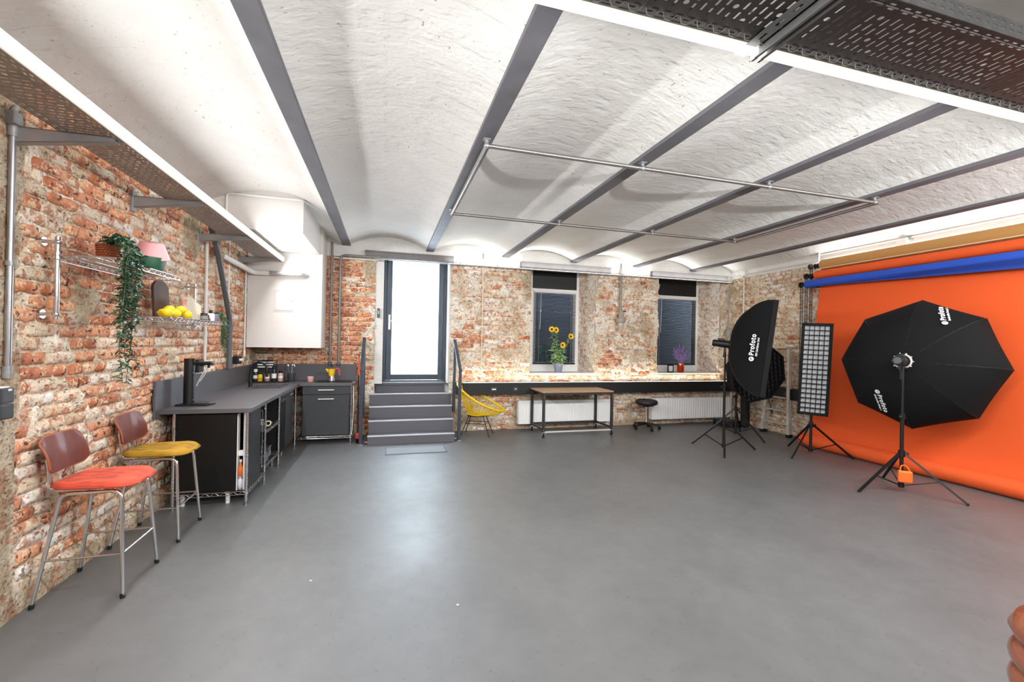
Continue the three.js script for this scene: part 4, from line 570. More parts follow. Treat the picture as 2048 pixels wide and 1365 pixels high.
  t = thing('moka_pot', 'yellow and steel stovetop coffee pot with a red handle on the hob', 'coffee pot', [-0.765, y + 0.0075, -6.95]); const oct = (pts) => new THREE.LatheGeometry(pts.map((p) => new THREE.Vector2(...p)), 8);
  mesh('boiler', oct([[0, 0], [0.046, 0], [0.048, 0.01], [0.040, 0.075], [0.036, 0.085]]), M.chrome, t); mesh('jug', oct([[0.033, 0.085], [0.038, 0.09], [0.055, 0.185], [0.05, 0.185], [0.034, 0.095]]), M.yellow, t); mesh('spout', extrude([[-0.05, 0.185], [-0.082, 0.188], [-0.048, 0.13]], 0.012).translate(0, 0, -0.006), M.yellow, t); mesh('lid', oct([[0.054, 0.186], [0.03, 0.205], [0.008, 0.213], [0, 0.213]]), M.steel, t); mesh('lid_knob', [rod([0, 0.21, 0], [0, 0.222, 0], 0.006), rod([0, 0.22, 0], [0, 0.24, 0], 0.013)], M.black, t); mesh('handle', bent([[0.045, 0.18, 0], [0.10, 0.195, 0], [0.108, 0.09, 0]], 0.011, 0.03, 8), M.red, t);
}
{ // tools leaning by the stair
  const t = thing('broom', 'black broom with an orange grip standing between the cabinet and the stair railing', 'broom', [-0.375, 0, -6.78]); mesh('stick', rod([0, 0.1, 0], [0.0, 1.08, 0], 0.011), M.black, t); mesh('grip', rod([0, 0.98, 0], [0, 1.24, 0], 0.014), std('#e2562a', 0.5), t); mesh('hanging_loop', rod([0, 1.24, 0], [0, 1.29, 0], 0.007), M.black, t); mesh('head', rbox(0.05, 0.06, 0.24, 0.01, 0, 0.10, 0), std('#b4322a', 0.5), t); stuff(mesh('bristles', Array.from({ length: 40 }, (_, k) => rod([(k % 4) * 0.01 - 0.015, 0, (k >> 2) * 0.022 - 0.1], [(k % 4) * 0.01 - 0.015, 0.08, (k >> 2) * 0.021 - 0.095], 0.003, 0.003, 4)), M.black, t));
}

// ---------------------------------------------------------------- along the back wall
{
  let t = thing('led_rail', 'slim metal rail with an unseen upward LED strip running over the door and windows', 'rail', [-0.2, 2.765, -7.17]);
  mesh('rail', [span(0, 6.82, -0.007, 0.007, -0.012, 0.012, 0.003)], M.galv, t); mesh('unseen_diffuser_strip', span(1.15, 6.75, 0.007, 0.013, -0.008, 0.008), M.led, t);  // strip on top is out of view, lights the wall and vaults above
  for (const x of [1.35, 1.98, 4.35, 6.75]) mesh('holder', span(x - 0.012, x + 0.012, -0.01, 0.03, -0.14, 0.0), M.galv, t);
  t = thing('conduit', 'thin white conduit on the brick wall between the door and the first window', 'pipe', [1.557, 0.87, -7.285]); mesh('pipe', rod([0, 0, 0], [0, 2.07, 0], 0.008), M.cream, t); mesh('fitting', rod([0, 2.04, 0], [0, 2.13, 0], 0.014), M.galv, t);
  t = thing('conduit', 'short thin white conduit under the bulkhead wall lamp', 'pipe', [4.403, 0.87, -7.285]); mesh('pipe', rod([0, 0, 0], [0, 0.27, 0], 0.008), M.cream, t);
  t = thing('wall_lamp', 'old industrial bulkhead wall lamp with a glass jar hanging below its conduit', 'lamp', [4.155, 1.76, -7.23]);
  mesh('conduit', [rod([0, 0.34, -0.02], [0, 1.05, -0.02], 0.022), rod([0, 0.95, -0.02], [0, 1.24, -0.02], 0.03, 0.016)], std('#9a938a', 0.6, 0.4), t); mesh('housing', lathe([[0.0, 0.36], [0.04, 0.36], [0.046, 0.30], [0.05, 0.24], [0.085, 0.23], [0.09, 0.20], [0.085, 0.15], [0.06, 0.14], [0, 0.14]], 24), std('#a79f92', 0.6, 0.3), t); mesh('glass_jar', lathe([[0.055, 0.145], [0.058, 0.10], [0.05, 0.03], [0.03, 0.004], [0, 0]], 24), new THREE.MeshPhysicalMaterial({ color: C('#efe9df'), roughness: 0.2, transmission: 0.7, thickness: 0 }), t); mesh('wall_bracket', [span(-0.02, 0.02, 0.19, 0.3, -0.1, -0.04), rod([0.05, 0.36, 0], [0.1, 0.36, 0], 0.012)], M.front, t);
  t = thing('wall_lamp', 'small grey wall lamp on a conduit near the right corner', 'lamp', [6.58, 1.75, -7.2]); mesh('conduit', rod([0, 0.12, -0.04], [0, 0.98, -0.04], 0.014), std('#a79f92', 0.6, 0.3), t); mesh('housing', ball(0.10, 0, 0.02, -0.02, 0.85, 1, 0.6), std('#a39c92', 0.6, 0.2), t); mesh('glass_jar', ball(0.055, 0, -0.09, 0, 1, 1, 0.9), new THREE.MeshPhysicalMaterial({ color: C('#d9d4ca'), roughness: 0.2, transmission: 0.6, thickness: 0 }), t);
  t = thing('light_switch', 'small dark switch plate beside the door frame', 'switch', [-0.125, 1.93, -7.31]); mesh('plate', rbox(0.04, 0.15, 0.02, 0.004, 0, 0, 0.012), M.darkGrey, t); mesh('rocker', rbox(0.022, 0.06, 0.01, 0.003, 0, 0.01, 0.024), M.galv, t);
  t = thing('cable_duct', 'long black cable duct box along the back wall under the windows', 'cable duct', [3.85, 0.72, -7.22]);
  mesh('duct', span(-2.72, 2.80, -0.10, 0.095, -0.085, 0.075, 0.004), std('#191b1c', 0.55), t); mesh('led_strip', span(-2.7, 2.7, 0.095, 0.101, 0.0, 0.02), M.led, t);
  for (const x of [-2.1, -1.72]) { const s = mesh('socket', rbox(0.10, 0.075, 0.008, 0.01, x, -0.01, 0.078), M.front, t); mesh('socket_face', x < -2 ? span(x - 0.035, x + 0.035, -0.02, 0.0, 0.081, 0.084, 0.001) : span(x - 0.012, x + 0.012, -0.016, 0.002, 0.081, 0.084, 0.001), M.white, s); }
  t = thing('cable_duct', 'black cable duct box continuing along the right wall behind the ladder', 'cable duct', [6.63, 0.71, -6.25]); mesh('duct', span(-0.07, 0.055, -0.09, 0.095, -0.95, 1.0, 0.004), std('#191b1c', 0.55), t); mesh('socket', rod([-0.08, 0, 0.35], [-0.07, 0, 0.35], 0.035), M.front, t);
  const radiator = (x0, x1, lab) => {
    const r = thing('radiator', lab, 'radiator', [(x0 + x1) / 2, 0.11, -7.2]), W = x1 - x0, n = Math.round(W / 0.052), prof = [[-W / 2, -0.008]];
    for (let k = 0; k < n; k++) { const a = -W / 2 + 0.01 + (k * (W - 0.02)) / n, s = (W - 0.02) / n; prof.push([a, 0], [a + s * 0.14, 0.011], [a + s * 0.62, 0.011], [a + s * 0.76, 0]); } prof.push([W / 2, 0], [W / 2, -0.008]);
    mesh('front_panel', extrude(prof.map(([x, y]) => [x, -y]), 0.375).rotateX(-PI / 2).rotateZ(0).translate(0, 0.012, 0.05), M.white, r); mesh('top_cover', [span(-W / 2 - 0.003, W / 2 + 0.003, 0.385, 0.40, -0.04, 0.062, 0.004), span(-W / 2, W / 2, 0, 0.014, 0.035, 0.06)], M.white, r); for (const s of [-1, 1]) mesh('side_cover', span(s < 0 ? -W / 2 - 0.003 : W / 2 - 0.003, s < 0 ? -W / 2 + 0.003 : W / 2 + 0.003, 0.0, 0.395, -0.04, 0.06), M.white, r);
    mesh('rear_panel', span(-W / 2 + 0.01, W / 2 - 0.01, 0.01, 0.385, -0.04, -0.028), M.white, r); mesh('valve', [rod([0, -0.012, 0.02], [0, 0.01, 0.02], 0.014), rod([-0.06, -0.012, 0.02], [0.06, -0.012, 0.02], 0.012), rod([-0.05, -0.012, 0.02], [-0.05, -0.03, -0.06], 0.009)], M.steel, r); mesh('foot_bracket', [span(-W / 2 + 0.15, -W / 2 + 0.18, 0.1, 0.3, -0.075, -0.04), span(W / 2 - 0.18, W / 2 - 0.15, 0.1, 0.3, -0.075, -0.04)], M.white, r);
  };
  radiator(2.19, 3.95, 'white ribbed radiator behind the wheeled wooden table'); radiator(4.79, 6.57, 'white ribbed radiator behind the black rolling stool');
}
{ // table
  const t = thing('work_table', 'wheeled table with a thin wooden top on a black steel frame', 'table', [3.02, 0, -6.83]), W = 0.60, D = 0.29;
  mesh('tabletop', metric(rbox(1.25, 0.022, 0.62, 0.003, 0, 0.72, 0), 1.2), M.wood, t); mesh('frame_rail', [span(-W - 0.01, W + 0.01, 0.675, 0.71, D - 0.025, D + 0.008), span(-W - 0.01, W + 0.01, 0.675, 0.71, -D - 0.008, -D + 0.025), span(-W - 0.01, -W + 0.02, 0.675, 0.71, -D, D), span(W - 0.02, W + 0.01, 0.675, 0.71, -D, D)], std('#3b3c3d', 0.45, 0.5), t);
  for (const x of [-W, W]) for (const z of [-D, D]) { mesh('leg', span(x - 0.02, x + 0.02, 0.085, 0.7, z - 0.02, z + 0.02, 0.003), std('#3b3c3d', 0.45, 0.5), t); const c = mesh('caster', [rod([x - 0.012, 0.035, z], [x + 0.012, 0.035, z], 0.035, 0.035, 18)], M.rubber, t); mesh('caster_fork', [span(x - 0.022, x - 0.016, 0.03, 0.085, z - 0.02, z + 0.02), span(x + 0.016, x + 0.022, 0.03, 0.085, z - 0.02, z + 0.02), span(x - 0.03, x + 0.03, 0.08, 0.09, z - 0.03, z + 0.03)], M.chrome, c); }
  for (const x of [-W, W]) mesh('side_rail', span(x - 0.012, x + 0.012, 0.11, 0.14, -D, D), std('#3b3c3d', 0.45, 0.5), t); mesh('rear_rail', span(-W, W, 0.11, 0.14, -D - 0.012, -D + 0.012), std('#3b3c3d', 0.45, 0.5), t); mesh('front_rail', span(-W, W, 0.075, 0.10, D - 0.01, D + 0.014, 0.004), M.alu, t);
  const bolts = []; for (const x of [-W, W]) for (const y of [0.66, 0.63, 0.12]) bolts.push(rod([x, y, D + 0.02], [x, y, D + 0.025], 0.006)); mesh('bolt', bolts, M.steel, t);
}
{ // rolling stool
  const t = thing('rolling_stool', 'black round rolling stool with a chrome gas column between the radiators', 'stool', [4.50, 0, -6.88]);
  mesh('seat', lathe([[0, 0.43], [0.15, 0.43], [0.185, 0.445], [0.197, 0.475], [0.19, 0.505], [0.165, 0.522], [0, 0.527]], 32), std('#1c1d1f', 0.5), t); mesh('seat_plate', [rod([0, 0.40, 0], [0, 0.432, 0], 0.06), rod([0, 0.41, 0], [0.12, 0.405, 0.05], 0.006)], M.black, t); mesh('gas_column', [rod([0, 0.08, 0], [0, 0.25, 0], 0.024), rod([0, 0.24, 0], [0, 0.41, 0], 0.014)], M.chrome, t);
  for (let k = 0; k < 5; k++) { const a = k * 2 * PI / 5 + 0.45, x = Math.cos(a), z = Math.sin(a), l = mesh('base_arm', rod([0, 0.105, 0], [x * 0.225, 0.075, z * 0.225], 0.024, 0.014), M.black, t); mesh('caster', [rod([x * 0.23 - 0.018, 0.026, z * 0.23], [x * 0.23 + 0.018, 0.026, z * 0.23], 0.026, 0.026, 14), rod([x * 0.225, 0.03, z * 0.225], [x * 0.225, 0.075, z * 0.225], 0.01)], M.rubber, l); }
}
{ // corded chair
  const t = thing('cord_chair', 'yellow round corded lounge chair on thin black legs by the stairs', 'chair', [1.46, 0, -6.92], 0.0), yaw = 0.62, f = (a, b, y) => [Math.cos(-yaw) * a - Math.sin(yaw) * b * -1 * -1, y, 0];
  const fw = V(0.92, 0, 0.39), sd = V(-0.39, 0, 0.92), at = (a, b, y) => [fw.x * a + sd.x * b, y, fw.z * a + sd.z * b];
  const hoop = (q) => at(0.03 + 0.385 * Math.cos(q), 0.335 * Math.sin(q) * (1 - 0.10 * Math.cos(q)), 0.60 - 0.215 * Math.cos(q) + 0.02 * Math.cos(2 * q));
  const base = (q) => at(-0.03 + 0.15 * Math.cos(q), 0.14 * Math.sin(q), 0.335 - 0.01 * Math.cos(q));
  const ring = (fn, r, seg) => tube(Array.from({ length: 40 }, (_, k) => fn((k / 40) * 2 * PI)), r, seg, 8, true);
  mesh('hoop', [ring(hoop, 0.016, 96)], M.yellow, t); mesh('base_ring', ring(base, 0.010, 60), M.yellow, t);
  for (let k = 0; k < 40; k++) { const q = (k / 40) * 2 * PI, h = hoop(q), b = base(q), m = [(h[0] + b[0]) / 2, (h[1] + b[1]) / 2 - 0.025, (h[2] + b[2]) / 2]; mesh('cord', tube([h, m, b], 0.0056, 8, 6), M.yellow, t); }
  const wrap = []; for (let k = 0; k < 60; k++) { const q = (k / 60) * 2 * PI, b = base(q), c = at(-0.03 + 0.05 * Math.cos(q), 0.05 * Math.sin(q), 0.30); wrap.push(rod(b, c, 0.006, 0.006, 5)); } stuff(mesh('base_weave', wrap, M.yellow, t));
  const legTop = (q) => at(-0.03 + 0.15 * Math.cos(q), 0.15 * Math.sin(q), 0.325);
  for (const q of [0.7, 2.45, 3.85, 5.6]) { const a = legTop(q), e = at(-0.03 + 0.30 * Math.cos(q), 0.27 * Math.sin(q), 0.006); mesh('leg', rod(a, e, 0.007), M.blackMetal, t); }
  const mid = (q) => at(-0.03 + 0.205 * Math.cos(q), 0.19 * Math.sin(q), 0.20); for (const [a, b] of [[0.7, 2.45], [3.85, 5.6], [0.7, 5.6], [2.45, 3.85]]) mesh('leg_brace', rod(mid(a), mid(b), 0.005), M.blackMetal, t); mesh('support_ring', ring((q) => at(-0.03 + 0.155 * Math.cos(q), 0.15 * Math.sin(q), 0.322), 0.007, 48), M.blackMetal, t);
}
{ // door mat, crumbs of paper
  const t = thing('door_mat', 'flat grey speckled door mat in front of the bottom step', 'mat', [0.42, 0, -6.125]); mesh('mat', rbox(0.79, 0.008, 0.36, 0.003, 0, 0.004, 0), std('#8f969c', 0.85, 0, { bumpMap: rep(clothBump, 3), bumpScale: 0.002 }), t); mesh('border', [span(-0.4, 0.4, 0, 0.009, 0.17, 0.185), span(-0.4, 0.4, 0, 0.009, -0.185, -0.17), span(-0.405, -0.39, 0, 0.009, -0.18, 0.18), span(0.39, 0.405, 0, 0.009, -0.18, 0.18)], std('#6d747c', 0.8), t);
}
{ // window sills
  let t = thing('sunflower_pot', 'potted sunflower plant with four yellow heads on the first window sill', 'plant', [3.03, 0.972, -7.47]);
  mesh('pot', lathe([[0, 0], [0.062, 0], [0.085, 0.14], [0.09, 0.142], [0.09, 0.165], [0.082, 0.165], [0.078, 0.14], [0, 0.13]], 28), std('#9aa0b4', 0.5), t); mesh('soil', rod([0, 0.135, 0], [0, 0.145, 0], 0.078), std('#3a2c20', 0.95), t);
  const heads = [[-0.165, 0.78, 0.06], [-0.085, 0.77, 0.07], [-0.05, 0.62, 0.05], [0.21, 0.66, 0.06], [0.035, 0.50, 0.10]], st = [], lf = [];
  heads.forEach(([x, y, z], i) => {
    const pts = [[x * 0.1, 0.14, 0.0], [x * 0.35, y * 0.5, z * 0.3], [x * 0.85, y * 0.85, z * 0.6], [x, y, z]]; st.push(tube(pts, 0.005, 20, 6)); const c = new THREE.CatmullRomCurve3(pts.map((p) => V(...p)));
    for (let k = 1; k < 15; k++) { const p = c.getPointAt(0.1 + 0.86 * k / 15), a = rr(0, 2 * PI); lf.push([[p.x, p.y, p.z], [Math.cos(a), rr(-0.4, 0.5), Math.sin(a)], rr(-0.5, 0.5), rr(0.7, 1.2)]); }
    if (i === 2) return; const R = 0.042, h = mesh('flower_head', ball(R * 0.5, 0, 0, 0, 1, 1, 0.35), std('#4a2a14', 0.9), t), q = 16, pet = []; for (let k = 0; k < q; k++) { const g = leafGeo.clone().scale(0.042, 0.042, 0.042).rotateX(-PI / 2 + 0.15).translate(0, R * 0.42, 0).rotateZ((k * 2 * PI) / q); pet.push(g); } mesh('petals', pet, new THREE.MeshStandardMaterial({ color: C('#f3c51b'), roughness: 0.6, side: THREE.DoubleSide }), h); h.position.set(x, y, z + 0.01); h.rotation.set(rr(-0.3, 0.1), rr(-0.5, 0.1), 0);
  });
  for (let k = 0; k < 90; k++) { const a = rr(0, 2 * PI), r = rr(0.02, 0.12), y = rr(0.17, 0.42); lf.push([[r * Math.cos(a), y, r * 0.8 * Math.sin(a)], [Math.cos(a), rr(-0.6, 0.4), Math.sin(a)], rr(-0.5, 0.5), rr(0.8, 1.3)]); }
  stuff(mesh('foliage', leaves(lf, 0.065), leafMat('#a3c78a'), t)); mesh('stems', st, std('#6a8a45', 0.6), t);
  t = thing('flower_vase', 'orange glass tumbler with purple dried flowers on the second window sill', 'vase', [5.63, 0.972, -7.45]);
  mesh('tumbler', lathe([[0, 0], [0.055, 0], [0.066, 0.02], [0.068, 0.10], [0.062, 0.175], [0.058, 0.175], [0.062, 0.10], [0.058, 0.02], [0, 0.012]], 28), new THREE.MeshPhysicalMaterial({ color: C('#f0592a'), roughness: 0.08, transmission: 0.65, thickness: 0 }), t);
  const fs = [], fl = []; for (let k = 0; k < 42; k++) { const a = rr(0, 2 * PI), s = rr(0.1, 1.05), top = [s * 0.20 * Math.cos(a), rr(0.34, 0.60) - 0.08 * s, s * 0.11 * Math.sin(a)]; fs.push(tube([[top[0] * 0.15, 0.02, top[2] * 0.15], [top[0] * 0.3, 0.22, top[2] * 0.3], top], 0.0022, 10, 5)); for (let j = 0; j < 7; j++) { const u = j / 7; fl.push(ball(rr(0.006, 0.012), top[0] * (0.65 + 0.4 * u) + rr(-0.022, 0.022), lerp(Math.max(0.26, top[1] - 0.16), top[1] + 0.02, u), top[2] * (0.65 + 0.4 * u) + rr(-0.01, 0.01), 1, 1.2, 1, 6)); } }
  mesh('stems', fs, std('#8d83a5', 0.7), t); stuff(mesh('blossoms', fl, std('#8f6fae', 0.85), t));
  t = thing('picture_frame', 'small black frame with a white card on the second window sill', 'frame', [5.40, 0.972, -7.45], -0.12); mesh('frame', [span(-0.06, -0.045, 0, 0.15, -0.012, 0.012), span(0.045, 0.06, 0, 0.15, -0.012, 0.012), span(-0.06, 0.06, 0, 0.02, -0.012, 0.012), span(-0.06, 0.06, 0.13, 0.15, -0.012, 0.012)], M.black, t); mesh('card', span(-0.046, 0.046, 0.018, 0.132, -0.006, 0.004), M.white, t);
  t = thing('garden_shrub', 'green shrub outside the window in the light well', 'shrub', [3.15, 0.8, -8.25]); const g = []; for (let k = 0; k < 260; k++) { const a = rr(0, 2 * PI), r = 0.22 * Math.sqrt(rnd()), y = rr(0.1, 0.7); g.push([[r * Math.cos(a), y, r * 0.7 * Math.sin(a)], [Math.cos(a), rr(-0.3, 0.6), Math.sin(a)], rr(-1, 1), rr(0.8, 1.3)]); } stuff(mesh('foliage', leaves(g, 0.07), leafMat('#2f7a3f'), t)); mesh('stems', [rod([0, 0, 0], [0.02, 0.6, 0.02], 0.01), rod([0, 0, 0], [-0.12, 0.5, 0], 0.008)], std('#4c3a28', 0.9), t);
}
{ // pipe frame under the beams
  const t = thing('ceiling_frame', 'rectangular metal pipe frame hung under the ceiling beams', 'frame', [2.6, 2.92, -3.98]), x0 = -1.93, x1 = 1.94, z0 = 0.88, z1 = -0.89, r = 0.0165, m = std('#908c88', 0.35, 0.8);
  mesh('long_pipe', rod([x0, 0, z0], [x1, 0, z0], r), m, t); mesh('long_pipe', rod([x0, 0, z1], [x1, 0, z1], r), m, t); mesh('cross_pipe', rod([x0, 0, z0], [x0, 0, z1], r), m, t); mesh('cross_pipe', rod([x1, 0, z0], [x1, 0, z1], r), m, t);
  for (const x of [0.661, 1.954, 3.224, 4.498]) for (const z of [z0, z1]) { const X = clamp(x - 2.6, x0, x1); const h = mesh('hanger', [rod([X, 0.0, z], [X, 0.052, z], 0.013), ball(0.021, X, 0, z)], M.galv, t); mesh('hanger_plate', span(X - 0.025, X + 0.025, 0.04, 0.046, z - 0.025, z + 0.025), M.galv, h); }
}

// ---------------------------------------------------------------- paper backdrop on the right wall
{
  const Z0 = -2.45, Z1 = -5.22;
  const roll = (name, label, x, y, r, m, z0 = Z0, z1 = Z1 - 0.03) => { const t = thing(name, label, 'paper roll', [x, y, 0]); mesh('roll', rod([0, 0, z0], [0, 0, z1], r, r, 28), m, t); mesh('core', rod([0, 0, z0 + 0.06], [0, 0, z1 - 0.06], 0.022), M.blackMetal, t); mesh('drive_wheel', [rod([0, 0, z1 - 0.05], [0, 0, z1 - 0.075], 0.034), rod([0, 0, z1 - 0.075], [0, 0, z1 - 0.11], 0.026), rod([0, 0, z1 - 0.11], [0, 0, z1 - 0.12], 0.036)], M.black, t); return t; };
  const tan = roll('paper_roll', 'tan backdrop paper roll, topmost of the three rolls', 6.49, 2.80, 0.078, M.tan, Z0, Z1 - 0.0); mesh('pale_edge', rod([-0.055, -0.062, Z0], [-0.055, -0.062, Z1], 0.006), std('#f0dfb5', 0.7), tan);
  const org = roll('paper_roll', 'orange-red backdrop paper roll between the tan and the blue rolls', 6.405, 2.64, 0.062, M.orangeRoll);
  const blue = roll('paper_roll', 'blue backdrop paper roll, lowest of the three rolls', 6.30, 2.50, 0.058, M.blue, Z0, Z1 - 0.10);
  mesh('loose_flap', sheet(30, 8, (u, v) => { const drop = 0.015 + 0.10 * u; return [-0.052 + 0.05 * v + 0.03 * v * Math.sin(PI * v), -0.03 - drop * v, lerp(Z1 - 0.05, Z0, u)]; }), new THREE.MeshStandardMaterial({ color: C('#1e3f96'), roughness: 0.85, side: THREE.DoubleSide }), blue);
  // the hanging sheet: falls from the orange roll and ends in a loose curl on the floor
  const prof = []; for (let k = 0; k <= 20; k++) prof.push([6.45 - 0.115 * Math.min(1, k / 5) * (k / 20) ** 0.5, 2.60 - (2.60 - 0.42) * (k / 20)]);
  const end = prof[prof.length - 1]; for (let k = 1; k <= 10; k++) { const t = k / 10; prof.push([end[0] - 0.105 * t * t, 0.42 - 0.40 * t + 0.03 * t * t - 0.0]); } 
  const sheetThing = thing('paper_backdrop', 'orange-red seamless paper backdrop hanging down the right wall to the floor', 'backdrop', [0, 0, 0]);
  mesh('hanging_sheet', sheet(24, prof.length - 1, (u, v) => { const p = prof[Math.round(v * (prof.length - 1))], z = lerp(Z0 - 0.02, Z1, u); return [p[0] + 0.008 * Math.sin(u * 5 + v * 2) * v, p[1], z]; }), new THREE.MeshStandardMaterial({ color: M.orangePaper.color, roughness: 0.88, side: THREE.DoubleSide }), sheetThing);
  const curl = []; for (let k = 0; k <= 22; k++) { const a = -PI / 2 - 0.2 - (k / 22) * 2 * PI * 1.15, r = 0.098 - 0.012 * (k / 22); curl.push([6.285 - 0.06 + r * Math.cos(a), 0.102 + r * Math.sin(a)]); }
  mesh('floor_curl', [sheet(20, curl.length - 1, (u, v) => { const p = curl[Math.round(v * (curl.length - 1))]; return [p[0] + 0.01 * Math.sin(u * 3), Math.max(0.003, p[1]), lerp(Z0 - 0.02, Z1 - 0.06, u)]; }), rod([6.225, 0.10, Z1 - 0.06], [6.225, 0.10, Z1 - 0.063], 0.088, 0.088, 24)], new THREE.MeshStandardMaterial({ color: M.orangePaper.color, roughness: 0.8, side: THREE.DoubleSide }), sheetThing);
  const hk = thing('roll_holder', 'black wall hooks with hanging bead chains at the left end of the paper rolls', 'holder', [6.5, 2.45, -5.40]);
  for (const [x, y] of [[-0.01, 0.35], [-0.095, 0.19], [-0.2, 0.05]]) { mesh('hook', [bar([0.2, y - 0.02, 0.06], [x, y - 0.02, 0.06], 0.03, 0.012), bar([x, y - 0.05, 0.06], [x, y + 0.03, 0.06], 0.03, 0.012)], M.black, hk); mesh('gear', [rod([x, y, 0.0], [x, y, -0.03], 0.045, 0.045, 10)], M.black, hk); }
  mesh('mounting_bar', span(0.17, 0.2, -0.3, 0.45, 0.02, 0.07), M.black, hk);
  const chain = (x, z, y1, y0, lab) => { const b = []; const n = Math.floor((y1 - y0) / 0.022); for (let k = 0; k <= n; k++) { const y = y1 - k * 0.022; b.push(box(0.017, 0.012, 0.017).rotateY(k).translate(x, y, z), box(0.017, 0.012, 0.017).rotateY(k).translate(x - 0.02, y - 0.01, z + 0.05)); } b.push(rod([x, y1, z], [x, y0, z], 0.003, 0.003, 5), rod([x - 0.02, y1, z + 0.05], [x - 0.02, y0, z + 0.05], 0.003, 0.003, 5)); return stuff(mesh('bead_chain', b, M.front, hk)); };
  chain(-0.01, -0.02, 0.35, -1.45); chain(-0.095, -0.03, 0.19, -1.62); chain(-0.2, -0.02, 0.05, -1.55);
  for (const [x, y, z] of [[-0.01, -1.47, 0.0], [-0.095, -1.64, 0.0], [-0.18, -1.57, 0.0], [-0.05, -0.82, 0]]) mesh('chain_weight', [rod([x, y, z - 0.01], [x, y - 0.06, z - 0.01], 0.018, 0.014), rod([x - 0.02, y, z + 0.02], [x - 0.02, y - 0.05, z + 0.02], 0.016)], M.black, hk);
  let t = thing('unseen_led_batten', 'unseen LED batten on the right wall behind the paper rolls, lighting the wall above them', 'light', [6.655, 2.78, -3.9]); mesh('housing', span(-0.03, 0.03, -0.03, 0, -1.55, 1.55, 0.004), M.white, t); mesh('led_strip', span(-0.045, -0.025, 0, 0.006, -1.5, 1.5), M.led, t);  // out of view behind the rolls, lights the wall top
  t = thing('conduit', 'thin conduit along the top of the right wall, the upper one', 'pipe', [6.66, 3.0, -4.4]); mesh('pipe', rod([0, 0, 2.4], [0, 0, -2.9], 0.011), std('#d8cfc9', 0.5), t);
  t = thing('conduit', 'thin conduit along the top of the right wall, just above the tan roll', 'pipe', [6.66, 2.905, -4.4]); mesh('pipe', rod([0, 0, 2.4], [0, -0.0, -2.9], 0.011), std('#d8cfc9', 0.5), t);
  t = thing('junction_box', 'white junction box with cable glands above the tan paper roll', 'junction box', [6.655, 2.95, -4.22]); mesh('box_body', rbox(0.08, 0.10, 0.13, 0.008, 0, 0.0, 0), M.whitePlastic, t); for (const z of [-0.035, 0, 0.035]) mesh('cable_gland', [rod([0, -0.05, z], [0, -0.075, z], 0.013)], M.darkGrey, t); mesh('mounting_strap', span(-0.01, 0.03, 0.02, 0.07, 0.065, 0.10), M.galv, t);
  t = thing('junction_box', 'small pale junction box in the corner over the ladder', 'junction box', [6.655, 2.92, -6.95]); mesh('box_body', rbox(0.06, 0.09, 0.10, 0.008), M.whitePlastic, t); mesh('cable_gland', rod([0, -0.045, 0], [0, -0.07, 0], 0.012), M.galv, t);
  t = thing('conduit', 'white conduit dropping from the corner junction box down the right wall', 'pipe', [6.66, 0.83, -6.95]); mesh('pipe', rod([0, 0, 0], [0, 2.03, 0], 0.012), M.whitePlastic, t);
  t = thing('conduit', 'short white conduit above the left end of the paper rolls', 'pipe', [6.64, 2.86, -5.40]); mesh('pipe', rod([0, 0, 0], [0, 0.22, 0], 0.014), M.whitePlastic, t);
  t = thing('heating_pipe', 'white vertical heating pipe in the corner right of the radiators', 'pipe', [6.63, 0.0, -7.19]); mesh('pipe', rod([0, 0, 0], [0, 0.62, 0], 0.014), M.white, t); mesh('pipe_rose', rod([0, 0, 0], [0, 0.012, 0], 0.03), M.white, t);
  t = thing('heating_pipe', 'thin white heating pipe on the right wall beside the ladder', 'pipe', [6.66, 0.0, -5.52]); mesh('pipe', rod([0, 0, 0], [0, 0.62, 0], 0.014), M.white, t); mesh('pipe_rose', rod([0, 0, 0], [0, 0.012, 0], 0.028), M.white, t);
}
{ // ladder leaning on the right wall
  const t = thing('step_ladder', 'folded aluminium step ladder leaning on the right wall', 'ladder', [6.46, 0, -6.02]), H = 1.50, lean = 0.12;
  const P = (s, y, x0 = 0) => { const k = y / H; return [x0 + lean * k, y, s * lerp(0.27, 0.15, k)]; };
  for (const s of [-1, 1]) { mesh('front_rail', [bar(P(s, 0.03), P(s, H), 0.022, 0.05)], M.alu, t); mesh('rear_rail', [bar(P(s * 0.92, 0.03, 0.075), P(s * 0.92, H - 0.06, 0.055), 0.02, 0.036)], M.alu, t); mesh('foot', [span(-0.02, 0.03, 0, 0.05, s * 0.27 - 0.03, s * 0.27 + 0.03, 0.006), span(0.055, 0.10, 0, 0.05, s * 0.25 - 0.025, s * 0.25 + 0.025, 0.006)], M.black, t); }
  for (let k = 0; k < 6; k++) { const y = 0.22 + k * 0.215, a = P(-1, y), b = P(1, y); mesh('tread', rbox(0.075, 0.022, b[2] - a[2], 0.004, a[0] - 0.02, y, 0), M.alu, t); }
  mesh('top_platform', rbox(0.16, 0.03, 0.36, 0.006, lean + 0.0, H + 0.005, 0), M.alu, t); for (const y of [0.45, 1.0]) mesh('rear_brace', rod(P(-0.92, y, 0.07), P(0.92, y, 0.07), 0.01), M.alu, t); mesh('safety_strap', tube([P(-0.9, 0.62, 0), [0.05, 0.46, -0.12], [0.06, 0.36, -0.1], P(-0.8, 0.40, 0.07)], 0.007, 20), M.black, t);
}
